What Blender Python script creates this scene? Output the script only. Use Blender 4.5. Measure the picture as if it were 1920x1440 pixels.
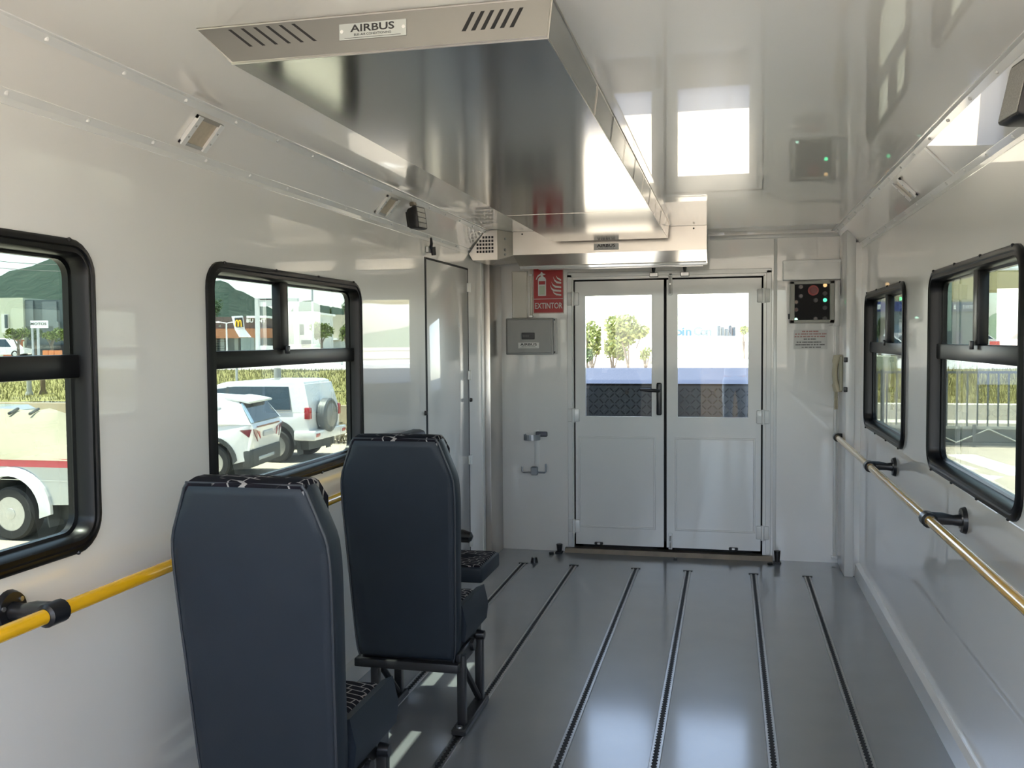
import bpy, bmesh, math, random
from mathutils import Vector, Matrix
random.seed(7)
scn = bpy.context.scene
COL = scn.collection
for o in list(bpy.data.objects):
    bpy.data.objects.remove(o)

# ------------------------------------------------------------------ camera
FPX, YAW, PITCH, ROLL = 1753.2, 0.22722, 0.046718, -0.0079677
fw = Vector((-math.sin(YAW)*math.cos(PITCH), math.cos(YAW)*math.cos(PITCH), -math.sin(PITCH)))
r0 = Vector((math.cos(YAW), math.sin(YAW), 0)); u0 = r0.cross(fw)
rt = r0*math.cos(ROLL)+u0*math.sin(ROLL); up = u0*math.cos(ROLL)-r0*math.sin(ROLL)
EYE = Vector((0, 0, 1.5))
cam = bpy.data.objects.new('camera', bpy.data.cameras.new('camera'))
COL.objects.link(cam)
cam.data.sensor_width = 36; cam.data.lens = 36*FPX/1920
cam.data.clip_start = .05; cam.data.clip_end = 4000
m = Matrix((rt, up, -fw)).transposed().to_4x4(); m.translation = EYE
cam.matrix_world = m
scn.camera = cam

# ------------------------------------------------------------------ light
SUN_TO = Vector((-.308, -.14, 1)).normalized()
sun = bpy.data.objects.new('sun', bpy.data.lights.new('sun', 'SUN'))
COL.objects.link(sun)
sun.data.energy = 18.0; sun.data.angle = .0093; sun.data.color = (1, .94, .83)
sun.rotation_euler = SUN_TO.to_track_quat('Z', 'Y').to_euler()
sun.location = SUN_TO*40
w = bpy.data.worlds.new('sky'); scn.world = w; w.use_nodes = True
nt = w.node_tree; nt.nodes.clear()
sky = nt.nodes.new('ShaderNodeTexSky'); sky.sky_type = 'NISHITA'; sky.sun_disc = False
sky.sun_elevation = math.asin(SUN_TO.z); sky.sun_rotation = math.atan2(SUN_TO.x, SUN_TO.y)
sky.air_density = 1.0; sky.dust_density = 1.0; sky.ozone_density = 1.0
bg = nt.nodes.new('ShaderNodeBackground'); bg.inputs['Strength'].default_value = .56
out = nt.nodes.new('ShaderNodeOutputWorld')
hs_ = nt.nodes.new('ShaderNodeHueSaturation'); hs_.inputs['Saturation'].default_value = .72
nt.links.new(sky.outputs[0], hs_.inputs['Color']); nt.links.new(hs_.outputs[0], bg.inputs[0]); nt.links.new(bg.outputs[0], out.inputs[0])
scn.view_settings.view_transform = 'Standard'; scn.view_settings.look = 'None'
scn.view_settings.gamma = 1; scn.view_settings.use_curve_mapping = False
scn.view_settings.exposure = 1.12
scn.cycles.max_bounces = 14; scn.cycles.diffuse_bounces = 8; scn.cycles.glossy_bounces = 6
scn.cycles.transparent_max_bounces = 16; scn.cycles.transmission_bounces = 6
scn.cycles.sample_clamp_indirect = 12; scn.cycles.caustics_reflective = False; scn.cycles.caustics_refractive = False
scn.cycles.use_denoising = True
scn.cycles.blur_glossy = .3

# ------------------------------------------------------------------ materials
MATS = {}
def mat(name, col, rough=.5, metal=0, spec=.5, coat=0, coat_r=.03, noise=None, bump=None, emit=None, aniso=0, tex='Object'):
    if name in MATS: return MATS[name]
    mt = bpy.data.materials.new(name); mt.use_nodes = True
    n = mt.node_tree; b = n.nodes['Principled BSDF']
    c = (*col, 1)
    b.inputs['Base Color'].default_value = c
    b.inputs['Roughness'].default_value = rough; b.inputs['Metallic'].default_value = metal
    b.inputs['Specular IOR Level'].default_value = spec
    b.inputs['Coat Weight'].default_value = coat; b.inputs['Coat Roughness'].default_value = coat_r
    if aniso: b.inputs['Anisotropic'].default_value = aniso
    tc = n.nodes.new('ShaderNodeTexCoord')
    if noise is None: noise = (6, .06)
    nz = n.nodes.new('ShaderNodeTexNoise'); nz.inputs['Scale'].default_value = noise[0]; nz.inputs['Detail'].default_value = 4
    n.links.new(tc.outputs[tex], nz.inputs['Vector'])
    mx = n.nodes.new('ShaderNodeMix'); mx.data_type = 'RGBA'
    d = noise[1]
    c2 = noise[2] if len(noise) > 2 else None
    mx.inputs[6].default_value = (*(max(0, k*(1-d)) for k in col), 1)
    mx.inputs[7].default_value = (*(c2 if c2 else [min(1, k*(1+d)) for k in col]), 1)
    n.links.new(nz.outputs[0], mx.inputs[0]); n.links.new(mx.outputs[2], b.inputs['Base Color'])
    if bump:
        nb = n.nodes.new('ShaderNodeTexNoise'); nb.inputs['Scale'].default_value = bump[0]; nb.inputs['Detail'].default_value = bump[2] if len(bump) > 2 else 2
        n.links.new(tc.outputs[tex], nb.inputs['Vector'])
        bp = n.nodes.new('ShaderNodeBump'); bp.inputs['Strength'].default_value = bump[1]; bp.inputs['Distance'].default_value = bump[3] if len(bump) > 3 else .002
        n.links.new(nb.outputs[0], bp.inputs['Height']); n.links.new(bp.outputs[0], b.inputs['Normal'])
        if coat: n.links.new(bp.outputs[0], b.inputs['Coat Normal'])
    if emit:
        b.inputs['Emission Color'].default_value = (*emit[0], 1); b.inputs['Emission Strength'].default_value = emit[1]
    MATS[name] = mt
    return mt
def glass(name, tint, refl=1.0):
    mt = bpy.data.materials.new(name); mt.use_nodes = True
    n = mt.node_tree; n.nodes.clear()
    tr = n.nodes.new('ShaderNodeBsdfTransparent'); tr.inputs[0].default_value = (*(math.sqrt(k) for k in tint), 1)
    gl = n.nodes.new('ShaderNodeBsdfGlossy'); gl.inputs['Roughness'].default_value = .0; gl.inputs[0].default_value = (refl, refl, refl, 1)
    fr = n.nodes.new('ShaderNodeFresnel'); ge = n.nodes.new('ShaderNodeNewGeometry'); mp = n.nodes.new('ShaderNodeMapRange')
    mp.inputs[3].default_value = 1.5; mp.inputs[4].default_value = 1/1.5
    n.links.new(ge.outputs['Backfacing'], mp.inputs[0]); n.links.new(mp.outputs[0], fr.inputs[0])
    mx = n.nodes.new('ShaderNodeMixShader'); o = n.nodes.new('ShaderNodeOutputMaterial')
    n.links.new(fr.outputs[0], mx.inputs[0]); n.links.new(tr.outputs[0], mx.inputs[1]); n.links.new(gl.outputs[0], mx.inputs[2])
    n.links.new(mx.outputs[0], o.inputs[0])
    return mt
M_wall = mat('white_laminate', (.86, .845, .825), .32, spec=.5, coat=1, coat_r=.02, noise=(2, .015), bump=(1.3, .12, 1, .01))
M_ceil = mat('white_gloss_ceiling', (.87, .845, .81), .25, spec=.6, coat=1, coat_r=.012, noise=(2, .015), bump=(.9, .10, 1, .01))
M_trim = mat('white_painted_metal', (.80, .80, .79), .3, coat=.6, coat_r=.05, noise=(8, .02))
M_floor = mat('grey_vinyl_floor', (.20, .21, .225), .32, spec=.5, coat=.95, coat_r=.13, noise=(5, .12), bump=(180, .1, 3, .0006))
M_steel = mat('brushed_stainless', (.47, .455, .43), .13, metal=1, noise=(3, .05), bump=(2.5, .05, 1, .004))
M_steel2 = mat('satin_stainless', (.58, .55, .51), .28, metal=1, noise=(5, .05))
M_alu = mat('aluminium', (.50, .50, .50), .36, metal=1, noise=(40, .12))
M_black = mat('black_rubber', (.012, .012, .014), .32, spec=.5, noise=(20, .2))
M_blackm = mat('black_metal', (.014, .014, .016), .42, noise=(20, .2))
M_dark = mat('dark_gap', (.006, .006, .007), .7)
M_frame = mat('black_window_profile', (.004, .004, .005), .33, spec=.28, noise=(10, .15))
M_vinyl = mat('blue_grey_vinyl', (.017, .024, .035), .5, spec=.35, noise=(9, .15), bump=(350, .25, 3, .0008))
M_yel = mat('yellow_painted_tube', (.92, .50, .008), .22, coat=.8, coat_r=.06, noise=(12, .06))
M_yel2 = mat('shaded_yellow_tube', (.66, .36, .03), .22, coat=.8, coat_r=.06, noise=(12, .08))  # same yellow paint as the left rail, its duller light painted in
M_grey = mat('grey_painted_box', (.40, .40, .39), .45, noise=(12, .05))
M_red = mat('red_sign_plastic', (.42, .012, .016), .4, noise=(10, .05))
M_white = mat('white_print', (.82, .82, .80), .5, noise=(30, .03))
M_glowy = mat('photoluminescent_white', (.60, .66, .52), .5)
M_print = mat('black_print', (.02, .02, .022), .6)
M_redp = mat('red_print', (.42, .10, .09), .6)
M_cream = mat('cream_plastic', (.56, .50, .36), .4, noise=(12, .06))
M_beige = mat('lamp_lens', (.50, .43, .33), .35, noise=(60, .15))
M_lens = mat('frosted_led_lens', (.55, .53, .50), .35, noise=(80, .2))
G_side = glass('tinted_window_glass', (.228, .272, .248))
G_back = glass('clear_door_glass', (.90, .93, .92))

def fabric():
    mt = bpy.data.materials.new('patterned_seat_fabric'); mt.use_nodes = True
    n = mt.node_tree; b = n.nodes['Principled BSDF']; b.inputs['Roughness'].default_value = .9; b.inputs['Specular IOR Level'].default_value = .15
    tc = n.nodes.new('ShaderNodeTexCoord'); mp = n.nodes.new('ShaderNodeMapping'); mp.inputs['Rotation'].default_value = (.35, .2, .3)
    n.links.new(tc.outputs['Object'], mp.inputs[0])
    br = n.nodes.new('ShaderNodeTexBrick'); br.inputs['Scale'].default_value = 9.5; br.inputs['Mortar Size'].default_value = .022
    br.inputs['Color1'].default_value = (.008, .008, .012, 1); br.inputs['Color2'].default_value = (.016, .012, .018, 1); br.inputs['Mortar'].default_value = (.34, .32, .31, 1)
    br.offset = .37; br.squash = 1.6; br.squash_frequency = 3
    n.links.new(mp.outputs[0], br.inputs['Vector'])
    nz = n.nodes.new('ShaderNodeTexNoise'); nz.inputs['Scale'].default_value = 9; n.links.new(tc.outputs['Object'], nz.inputs['Vector'])
    rp = n.nodes.new('ShaderNodeValToRGB'); rp.color_ramp.elements[0].position = .40; rp.color_ramp.elements[1].position = .46
    n.links.new(nz.outputs[0], rp.inputs[0])
    mx = n.nodes.new('ShaderNodeMix'); mx.data_type = 'RGBA'; mx.inputs[6].default_value = (.01, .01, .014, 1)
    n.links.new(rp.outputs[0], mx.inputs[0]); n.links.new(br.outputs[0], mx.inputs[7]); n.links.new(mx.outputs[2], b.inputs['Base Color'])
    return mt
M_fab = fabric()

# ------------------------------------------------------------------ mesh helpers
def box(bm, x0, x1, y0, y1, z0, z1, bev=0, seg=1):
    vs = [bm.verts.new((x, y, z)) for x in (x0, x1) for y in (y0, y1) for z in (z0, z1)]
    fs = [bm.faces.new([vs[i] for i in q]) for q in ((0, 1, 3, 2), (4, 6, 7, 5), (0, 4, 5, 1), (2, 3, 7, 6), (0, 2, 6, 4), (1, 5, 7, 3))]
    if bev:
        es = list({e for f in fs for e in f.edges})
        bmesh.ops.bevel(bm, geom=es, offset=bev, segments=seg, profile=.5, affect='EDGES')
def prism(bm, pts, off):
    """closed polygon (3D points) extruded by vector off"""
    off = Vector(off)
    a = [bm.verts.new(p) for p in pts]; b = [bm.verts.new(Vector(p)+off) for p in pts]
    bm.faces.new(a); bm.faces.new(b[::-1])
    n = len(a)
    for i in range(n): bm.faces.new((a[i], b[i], b[(i+1) % n], a[(i+1) % n]))
def loft(bm, loops, cap=True, closed=False):
    rings = [[bm.verts.new(p) for p in lp] for lp in loops]
    n = len(rings[0]); k = len(rings)
    for i in range(k if closed else k-1):
        A, B = rings[i], rings[(i+1) % k]
        for j in range(n): bm.faces.new((A[j], A[(j+1) % n], B[(j+1) % n], B[j]))
    if cap and not closed:
        bm.faces.new(rings[0][::-1]); bm.faces.new(rings[-1])
def tube(bm, pts, r, seg=10, cap=True):
    pts = [Vector(p) for p in pts]; loops = []
    rr = r if isinstance(r, (list, tuple)) else [r]*len(pts)
    ref = None
    for i, p in enumerate(pts):
        t = (pts[min(i+1, len(pts)-1)]-pts[max(i-1, 0)]).normalized()
        if ref is None:
            ref = Vector((0, 0, 1)) if abs(t.z) < .9 else Vector((1, 0, 0))
        a = t.cross(ref).normalized(); b = t.cross(a).normalized(); ref = a.cross(t).normalized()
        loops.append([p+(a*math.cos(2*math.pi*k/seg)+b*math.sin(2*math.pi*k/seg))*rr[i] for k in range(seg)])
    loft(bm, loops, cap)
def disc(bm, c, axis, r, h, seg=16, r2=None):
    c = Vector(c); axis = Vector(axis).normalized()
    tube(bm, [c, c+axis*h], [r, r if r2 is None else r2], seg)
def ball(bm, c, r, seg=10, sc=(1, 1, 1)):
    mt = Matrix.Translation(c) @ Matrix.Diagonal((r*sc[0], r*sc[1], r*sc[2], 1))
    bmesh.ops.create_uvsphere(bm, u_segments=seg, v_segments=max(4, seg//2), radius=1, matrix=mt)
WR = {}
def obj(name, bm, material, parent=None, smooth=False, kind=None):
    me = bpy.data.meshes.new(name)
    if isinstance(bm, bmesh.types.BMesh):
        bmesh.ops.recalc_face_normals(bm, faces=bm.faces)
        bm.to_mesh(me); bm.free()
    else:
        me = bm; me.name = name
    me.materials.append(material)
    if smooth:
        me.polygons.foreach_set('use_smooth', [True]*len(me.polygons))
        me.set_sharp_from_angle(angle=math.radians(38))
    o = bpy.data.objects.new(name, me); COL.objects.link(o)
    if parent:
        o.parent = parent
        if parent.name in WR: o.matrix_parent_inverse = Matrix.Translation(-Vector(WR[parent.name]))
    if kind: o['kind'] = kind
    return o
def B(): return bmesh.new()
def bx(name, dims, material, parent=None, bev=0, **k):
    b = B(); box(b, *dims, bev=bev, seg=2 if bev else 1); return obj(name, b, material, parent, smooth=bool(bev), **k)
def thing(name, label, cat, loc, rotz=0, group=None, local=False):
    o = bpy.data.objects.new(name, None); COL.objects.link(o)
    o.location = loc; o.rotation_euler = (0, 0, rotz); o.empty_display_size = .1
    o['label'] = label; o['category'] = cat
    if group: o['group'] = group
    if not local: WR[o.name] = tuple(loc)
    return o
def struct(name, loc=(0, 0, 0)):
    o = bpy.data.objects.new(name, None); COL.objects.link(o); o.location = loc; o['kind'] = 'structure'
    WR[o.name] = tuple(loc); return o
def tag(o, label, cat, group=None):
    o['label'] = label; o['category'] = cat
    if group: o['group'] = group
    return o
def dup(root, loc, rotz=None, label=None):
    r = root.copy(); COL.objects.link(r); r.location = loc
    if rotz is not None: r.rotation_euler = (0, 0, rotz)
    if label: r['label'] = label
    for ch in list(root.children):
        c = ch.copy(); COL.objects.link(c); c.parent = r
        for g in list(ch.children):
            d = g.copy(); COL.objects.link(d); d.parent = c
    return r
def text_mesh(s, size, bold=0, extr=.0004, sx=1.0):
    cu = bpy.data.curves.new('t', 'FONT'); cu.body = s; cu.size = size; cu.align_x = 'CENTER'; cu.align_y = 'CENTER'
    cu.offset = bold; cu.extrude = extr; cu.resolution_u = 3
    o = bpy.data.objects.new('t', cu); COL.objects.link(o)
    me = bpy.data.meshes.new_from_object(o); bpy.data.objects.remove(o)
    if sx != 1: me.transform(Matrix.Diagonal((sx, 1, 1, 1)))
    return me
def place(me, origin, right, upv):
    """text plane: x->right, y->up"""
    R = Vector(right).normalized(); U = Vector(upv).normalized(); N = R.cross(U)
    mm = Matrix((R, U, N)).transposed().to_4x4(); mm.translation = Vector(origin)
    me.transform(mm); return me
def rrect(w2, h2, r, n=6):
    pts = []
    for cx, cy, a0 in ((w2-r, h2-r, 0), (-w2+r, h2-r, 90), (-w2+r, -h2+r, 180), (w2-r, -h2+r, 270)):
        for i in range(n+1):
            a = math.radians(a0+90*i/n); pts.append((cx+r*math.cos(a), cy+r*math.sin(a)))
    return pts
def W(d, x, y):
    """world point lying at distance d in front of the camera, seen at photograph pixel x, y (far scenery only)"""
    return EYE+(fw*FPX+rt*(x-960)+up*(720-y))*(d/FPX)

# ------------------------------------------------------------------ room shell
XL, XR, D, ZW, ZC, XLC, XRC, YB = -1.6216, .8069, 6.5, 2.0689, 2.2024, -1.506, .679, -.25
TH = .05
def holed(name, u0, u1, v0, v1, holes, f, parent=None, m=M_wall):
    """wall panel in (u,v) with rectangular openings; f(u,v,t) gives the point at depth t (0 inside face, 1 outside face)"""
    us = sorted({u0, u1, *[h[0] for h in holes], *[h[1] for h in holes]}); vs = sorted({v0, v1, *[h[2] for h in holes], *[h[3] for h in holes]})
    us = [u for u in us if u0 <= u <= u1]; vs = [v for v in vs if v0 <= v <= v1]
    b = B()
    def inh(u, v): return any(h[0] < u < h[1] and h[2] < v < h[3] for h in holes)
    def q(*p): b.faces.new([b.verts.new(f(*k)) for k in p])
    for i in range(len(us)-1):
        for j in range(len(vs)-1):
            a, c, d, e = us[i], us[i+1], vs[j], vs[j+1]
            if inh((a+c)/2, (d+e)/2): continue
            for t in (0, 1): q((a, d, t), (c, d, t), (c, e, t), (a, e, t))
    for h in holes+[(u0, u1, v0, v1)]:
        a, c, d, e = h[:4]
        for p in (((a, d), (c, d)), ((c, d), (c, e)), ((c, e), (a, e)), ((a, e), (a, d))):
            q((*p[0], 0), (*p[1], 0), (*p[1], 1), (*p[0], 1))
    bmesh.ops.remove_doubles(b, verts=b.verts, dist=1e-5)
    o = obj(name, b, m, parent); o['kind'] = 'structure' if not parent else o.get('kind', ''); 
    if parent and 'kind' in o: del o['kind']
    return o
fl = bx('floor', (XL-TH, XR+TH, YB-.05, D+.05, -.12, 0), M_floor); fl['kind'] = 'structure'
bx('ceiling', (XLC, XRC, YB, D+.05, ZC, ZC+TH), M_ceil)['kind'] = 'structure'
ZWIN = (.965, 1.765)
WINL = [(.867, 2.147), (2.690, 3.975)]
WINR = [(.95, 2.23), (2.85, 4.115), (4.655, 5.945)]
DOORL = (4.905, 5.79, .02, 1.962)
ins = .03
holed('wall_left', YB, D+.05, 0, ZW, [(a+ins, b-ins, ZWIN[0]+ins, ZWIN[1]-ins) for a, b in WINL]+[DOORL], lambda u, v, t: (XL-TH*t, u, v))
holed('wall_right', YB, D+.05, 0, ZW, [(a+ins, b-ins, ZWIN[0]+ins, ZWIN[1]-ins) for a, b in WINR], lambda u, v, t: (XR+TH*t, u, v))
DO = (-1.068, .240, 0, 1.926)
wb = holed('wall_back', XL-TH, XR+TH, 0, ZC+TH, [DO], lambda u, v, t: (u, D+TH*t, v))
b = B()
box(b, XL-TH, -.37, YB-.05, YB, 0, 1.10); box(b, .36, XR+TH, YB-.05, YB, 0, 1.10); box(b, XL-TH, -1.56, YB-.05, YB, 1.10, 2.14); box(b, .76, XR+TH, YB-.05, YB, 1.10, 2.14); box(b, XL-TH, XR+TH, YB-.05, YB, 2.14, ZC+TH)
obj('wall_front', b, M_wall)['kind'] = 'structure'  # unseen end wall; wide upper opening shaped to let bounce light in
# sloping cornice panels between walls and ceiling, with their riveted edge strips
def cornice(name, xa, xb, s):
    root = struct(name, ((xa+xb)/2, 3, ZW))
    b = B(); n = Vector((ZC-ZW, 0, -(xb-xa))).normalized()
    if n.x*s < 0: n = -n
    o = n*.012
    prism(b, [Vector((xa, YB, ZW)), Vector((xb, YB, ZC)), Vector((xb, YB, ZC))-n*.03, Vector((xa, YB, ZW))-n*.03], (0, D-YB, 0))
    obj('slope_panel', b, M_ceil, root)
    e = (Vector((xb, 0, ZC))-Vector((xa, 0, ZW))).normalized()
    for nm, P, w in (('edge_strip', Vector((xa, YB, ZW)), .022), ('edge_strip', Vector((xb, YB, ZC)), -.022)):
        b = B(); q = P+n*.0015
        wallv = Vector((0, 0, -1)) if w > 0 else Vector((s, 0, 0))
        prism(b, [P+e*w+n*.003, P+e*w, P-n*.001, P+wallv*.018, P+wallv*.018+(Vector((s, 0, 0)) if w > 0 else Vector((0, 0, -1)))*.003, P+n*.004], (0, D-YB, 0))
        obj(nm, b, M_trim, root)
        b = B()
        y = 1.855-.28*8 if w > 0 else 1.867-.28*8
        while y < D-.05:
            if y > YB: ball(b, P+e*w*.5+n*.003+Vector((0, y-YB, 0)), .0065, 8)
            y += .28
        obj('rivets', b, M_trim, root, smooth=True, kind='stuff')
    for y in ((3.66,) if s < 0 else ()):
        b = B(); P = Vector((xa, y, ZW))
        prism(b, [P+n*.0005, P+n*.003, Vector((xb, y, ZC))+n*.003, Vector((xb, y, ZC))+n*.0005], (0, .03, 0))
        obj('joint_strip', b, M_trim, root)
    return n, e
nL, eL = cornice('trim_1', XL, XLC, 1)
nR, eR = cornice('trim_2', XR, XRC, -1)
bx('trim_3', (.714, .768, 6.13, D, 0, ZW+.12), M_trim, bev=.004)['kind'] = 'structure'       # white corner post
b = B(); box(b, .768, XR, 6.16, D, 0, ZW+.02); obj('corner_return', b, M_trim)['kind'] = 'structure'
bpy.data.objects['corner_return'].name = 'trim_4'
b = B(); prism(b, [(.777, YB, 0), (XR, YB, 0), (XR, YB, .092), (.800, YB, .092), (.779, YB, .085)], (0, 6.13-YB, 0)); obj('baseboard_right', b, M_trim)['kind'] = 'structure'
b = B(); prism(b, [(XL+.03, YB, 0), (XL, YB, 0), (XL, YB, .092), (XL+.006, YB, .092), (XL+.028, YB, .085)], (0, 4.88-YB, 0)); obj('baseboard_left', b, M_trim)['kind'] = 'structure'
# stainless corner post on the left and the dark slot beside it
t5 = struct('trim_5', (-1.6, 6.3, 0))
bx('post', (XL, -1.575, 6.16, D, 0, 2.02), M_steel2, t5, bev=.003)
bx('post_flange', (XL, XL+.006, 6.10, 6.16, 0, 2.02), M_trim, t5)
# horizontal joint strip across the back wall, and panel joints
bx('trim_6', (-.12, .714, D-.012, D, 2.165, 2.19), M_trim, bev=.003)['kind'] = 'structure'
bx('trim_7', (.296, .318, D-.006, D, 0, 2.16), M_trim, bev=.002)['kind'] = 'structure'

# ------------------------------------------------------------------ bus windows
RING = [(0, 0), (0, .008), (.006, .014), (.018, .016), (.022, .012), (.034, .014), (.040, .006), (.042, -.030), (.050, -.034), (.050, -.052), (.03, -.052), (.03, 0)]
def window(i, side, y0, y1, bar):
    X = XL if side < 0 else XR; s = 1 if side < 0 else -1
    cy, cz, w2, h2 = (y0+y1)/2, (ZWIN[0]+ZWIN[1])/2, (y1-y0)/2, (ZWIN[1]-ZWIN[0])/2
    root = struct(f'window_{i}', (X, cy, ZWIN[0]))
    b = B()
    loft(b, [[(X+s*dx, cy+u, cz+v) for u, v in rrect(w2-k, h2-k, max(.09-k, .045))] for k, dx in RING], cap=False, closed=True)
    obj('rubber_frame', b, M_frame, root, smooth=True)
    def sl(name, ya, yb, za, zb, d0, d1, mm, bev=0):
        xa, xb = sorted((X-s*d0, X-s*d1)); return bx(name, (xa, xb, ya, yb, za, zb), mm, root, bev=bev)
    sl('mid_rail', y0+.04, y1-.04, 1.412, 1.472, .014, .048, M_frame, .004)
    sl('sash_bar', bar-.033, bar+.033, 1.472, 1.727, .010, .046, M_frame, .004)
    sl('sash_bar_edge', bar+.034, bar+.046, 1.472, 1.727, .022, .046, M_frame)
    l = sl('latch', bar-.012, bar+.012, 1.456, 1.486, -.006, .006, M_black, .003)
    sl('lower_pane', y0+.044, y1-.044, ZWIN[0]+.044, 1.415, .038, .042, G_side)
    sl('fixed_pane', y0+.044, bar, 1.47, ZWIN[1]-.044, .040, .044, G_side)
    sl('sliding_pane', bar, y1-.044, 1.47, ZWIN[1]-.044, .030, .034, G_side)
    b = B()
    for k in range(4):
        yy = y0+.1+(y1-y0-.2)*k/3
        for zz in (ZWIN[0]+.004, ZWIN[1]-.004): ball(b, (X+s*.013, yy, zz), .006, 6)
    obj('screws', b, M_black, root, kind='stuff')
window(1, -1, *WINL[0], 1.44)
window(2, -1, *WINL[1], 3.255)
window(3, 1, *WINR[0], 1.62)  # unseen window, added to let in more light
window(4, 1, *WINR[1], 3.455)
window(5, 1, *WINR[2], 5.29)

# ------------------------------------------------------------------ left wall door
d2 = struct('door_2', (XL, 5.35, 0))
ya, yb, za, zb = DOORL
bx('seal', (XL-TH+.001, XL-TH+.012, ya-.0, yb, za, zb), M_dark, d2)
bx('door_leaf', (XL-.030, XL-.001, ya+.020, yb-.007, za+.008, zb-.007), M_wall, d2, bev=.003)
bx('gap_shade_strip', (XL-.031, XL+.0015, ya+.003, ya+.030, za+.004, zb-.004), M_dark, d2)  # black strips paint the shaded gap around the leaf
bx('gap_shade_strip', (XL-.02, XL+.0008, ya+.03, yb-.002, zb-.012, zb-.003), M_dark, d2)
bx('gap_shade_strip', (XL-.02, XL+.0008, yb-.010, yb-.002, za+.004, zb-.004), M_dark, d2)
for z in (1.838, 1.279, .734, .2):
    h = bx('hinge', (XL-.001, XL+.010, yb-.035, yb+.035, z-.028, z+.028), M_trim, d2, bev=.003)
    bb = B(); tube(bb, [(XL+.010, yb, z-.03), (XL+.010, yb, z+.03)], .008, 8); obj('hinge_pin', bb, M_trim, h, smooth=True)
for y, z in ((5.815, 1.117), (4.885, 1.104)):
    b = B(); disc(b, (XL, y, z), (1, 0, 0), .014, .014, 12, .010); obj('rubber_stop', b, M_black, d2, smooth=True)
t = thing('door_closer', 'small black and chrome catch fixed above the upper corner of the left side door', 'catch', (XL, 4.96, 2.0))
b = B(); box(b, XL, XL+.02, 4.925, 4.99, 1.985, 2.02, .003); obj('base_plate', b, M_alu, t)
b = B(); tube(b, [(XL+.022, 4.955, 2.01), (XL+.030, 4.945, 2.035), (XL+.034, 4.925, 2.065)], [.010, .009, .006], 8); obj('lever', b, M_black, t, smooth=True)
b = B(); tube(b, [(XL+.03, 4.985, 1.975), (XL+.03, 4.975, 2.02)], .013, 10); obj('plunger', b, M_blackm, t, smooth=True)

# ------------------------------------------------------------------ back double door
d1 = struct('door_1', (-.42, D, 0))
def vbox(dims, bev=0): b = B(); box(b, *dims, bev=bev); return b
b = B()
for dm in ((-1.068, -1.058, D+.0, D+.045, .03, 1.926), (.230, .240, D+.0, D+.045, .03, 1.926), (-1.068, .240, D+.0, D+.045, 1.918, 1.926)): box(b, *dm)
obj('door_frame', b, M_trim, d1)
b = B()
for dm in ((-1.06, -1.0, D+.038, D+.049, .03, 1.92), (.17, .235, D+.038, D+.049, .03, 1.92), (-1.06, .235, D+.038, D+.049, 1.86, 1.92), (-.48, -.36, D+.038, D+.049, .03, 1.92), (-1.06, .235, D+.038, D+.049, .0, .09)): box(b, *dm)
obj('seal', b, M_dark, d1)
b = B()
for x in (-1.10, .248): box(b, x, x+.035, D-.010, D, .04, 1.955, bev=.003)
box(b, -1.10, .283, D-.010, D, 1.935, 1.968, bev=.003)
obj('casing', b, M_trim, d1, smooth=True)
def leaf(x0, x1, gx0, gx1, hx, hs):
    gz0, gz1 = .963, 1.804
    o = holed('leaf', x0, x1, .056, 1.906, [(gx0, gx1, gz0, gz1)], lambda u, v, t: (u, D+.002+.036*t, v), d1, M_trim)
    b = B()
    for a, c, e, f in ((gx0-.014, gx0, gz0-.014, gz1+.014), (gx1, gx1+.014, gz0-.014, gz1+.014), (gx0, gx1, gz0-.014, gz0), (gx0, gx1, gz1, gz1+.014)):
        prism(b, [(a, D+.002, e), (c, D+.002, e), (c, D+.002, f), (a, D+.002, f)], (0, -.005, 0))
    obj('glazing_bead', b, M_trim, o)
    bx('pane', (gx0, gx1, D+.018, D+.022, gz0, gz1), G_back, o)
    a, c, e, f = x0+.035, x1-.07 if hs < 0 else x1-.05, .19, .81
    if hs > 0: a = x0+.07
    b = B(); k = .012
    loft(b, [[(a-i, D+.002-dy, e-i), (c+i, D+.002-dy, e-i), (c+i, D+.002-dy, f+i), (a-i, D+.002-dy, f+i)] for i, dy in ((0, 0), (.003, .006), (.010, .006), (.014, 0))], cap=False, closed=True)
    obj('panel_moulding', b, M_trim, o)
    for z in (1.785, .97, .185):
        h = bx('hinge', (hx-.042, hx+.042, D-.022, D+.001, z-.045, z+.045), M_trim, d1, bev=.006)
        bb = B(); tube(bb, [(hx, D-.022, z-.05), (hx, D-.022, z+.05)], .012, 10); obj('hinge_pin', bb, M_trim, h, smooth=True)
leaf(-1.046, -.431, -.973, -.513, -1.058, -1)
leaf(-.411, .218, -.336, .133, .231, 1)
# lever handle on the left leaf
b = B(); box(b, -.480, -.444, D-.012, D+.002, .975, 1.200, bev=.010, seg=3); h = obj('handle_plate', b, M_black, d1, smooth=True)
b = B(); tube(b, [(-.462, D-.010, 1.146), (-.462, D-.045, 1.146), (-.475, D-.055, 1.147), (-.52, D-.057, 1.150), (-.588, D-.054, 1.154)], [.011, .011, .012, .012, .010], 10); obj('lever', b, M_black, h, smooth=True)
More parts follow.
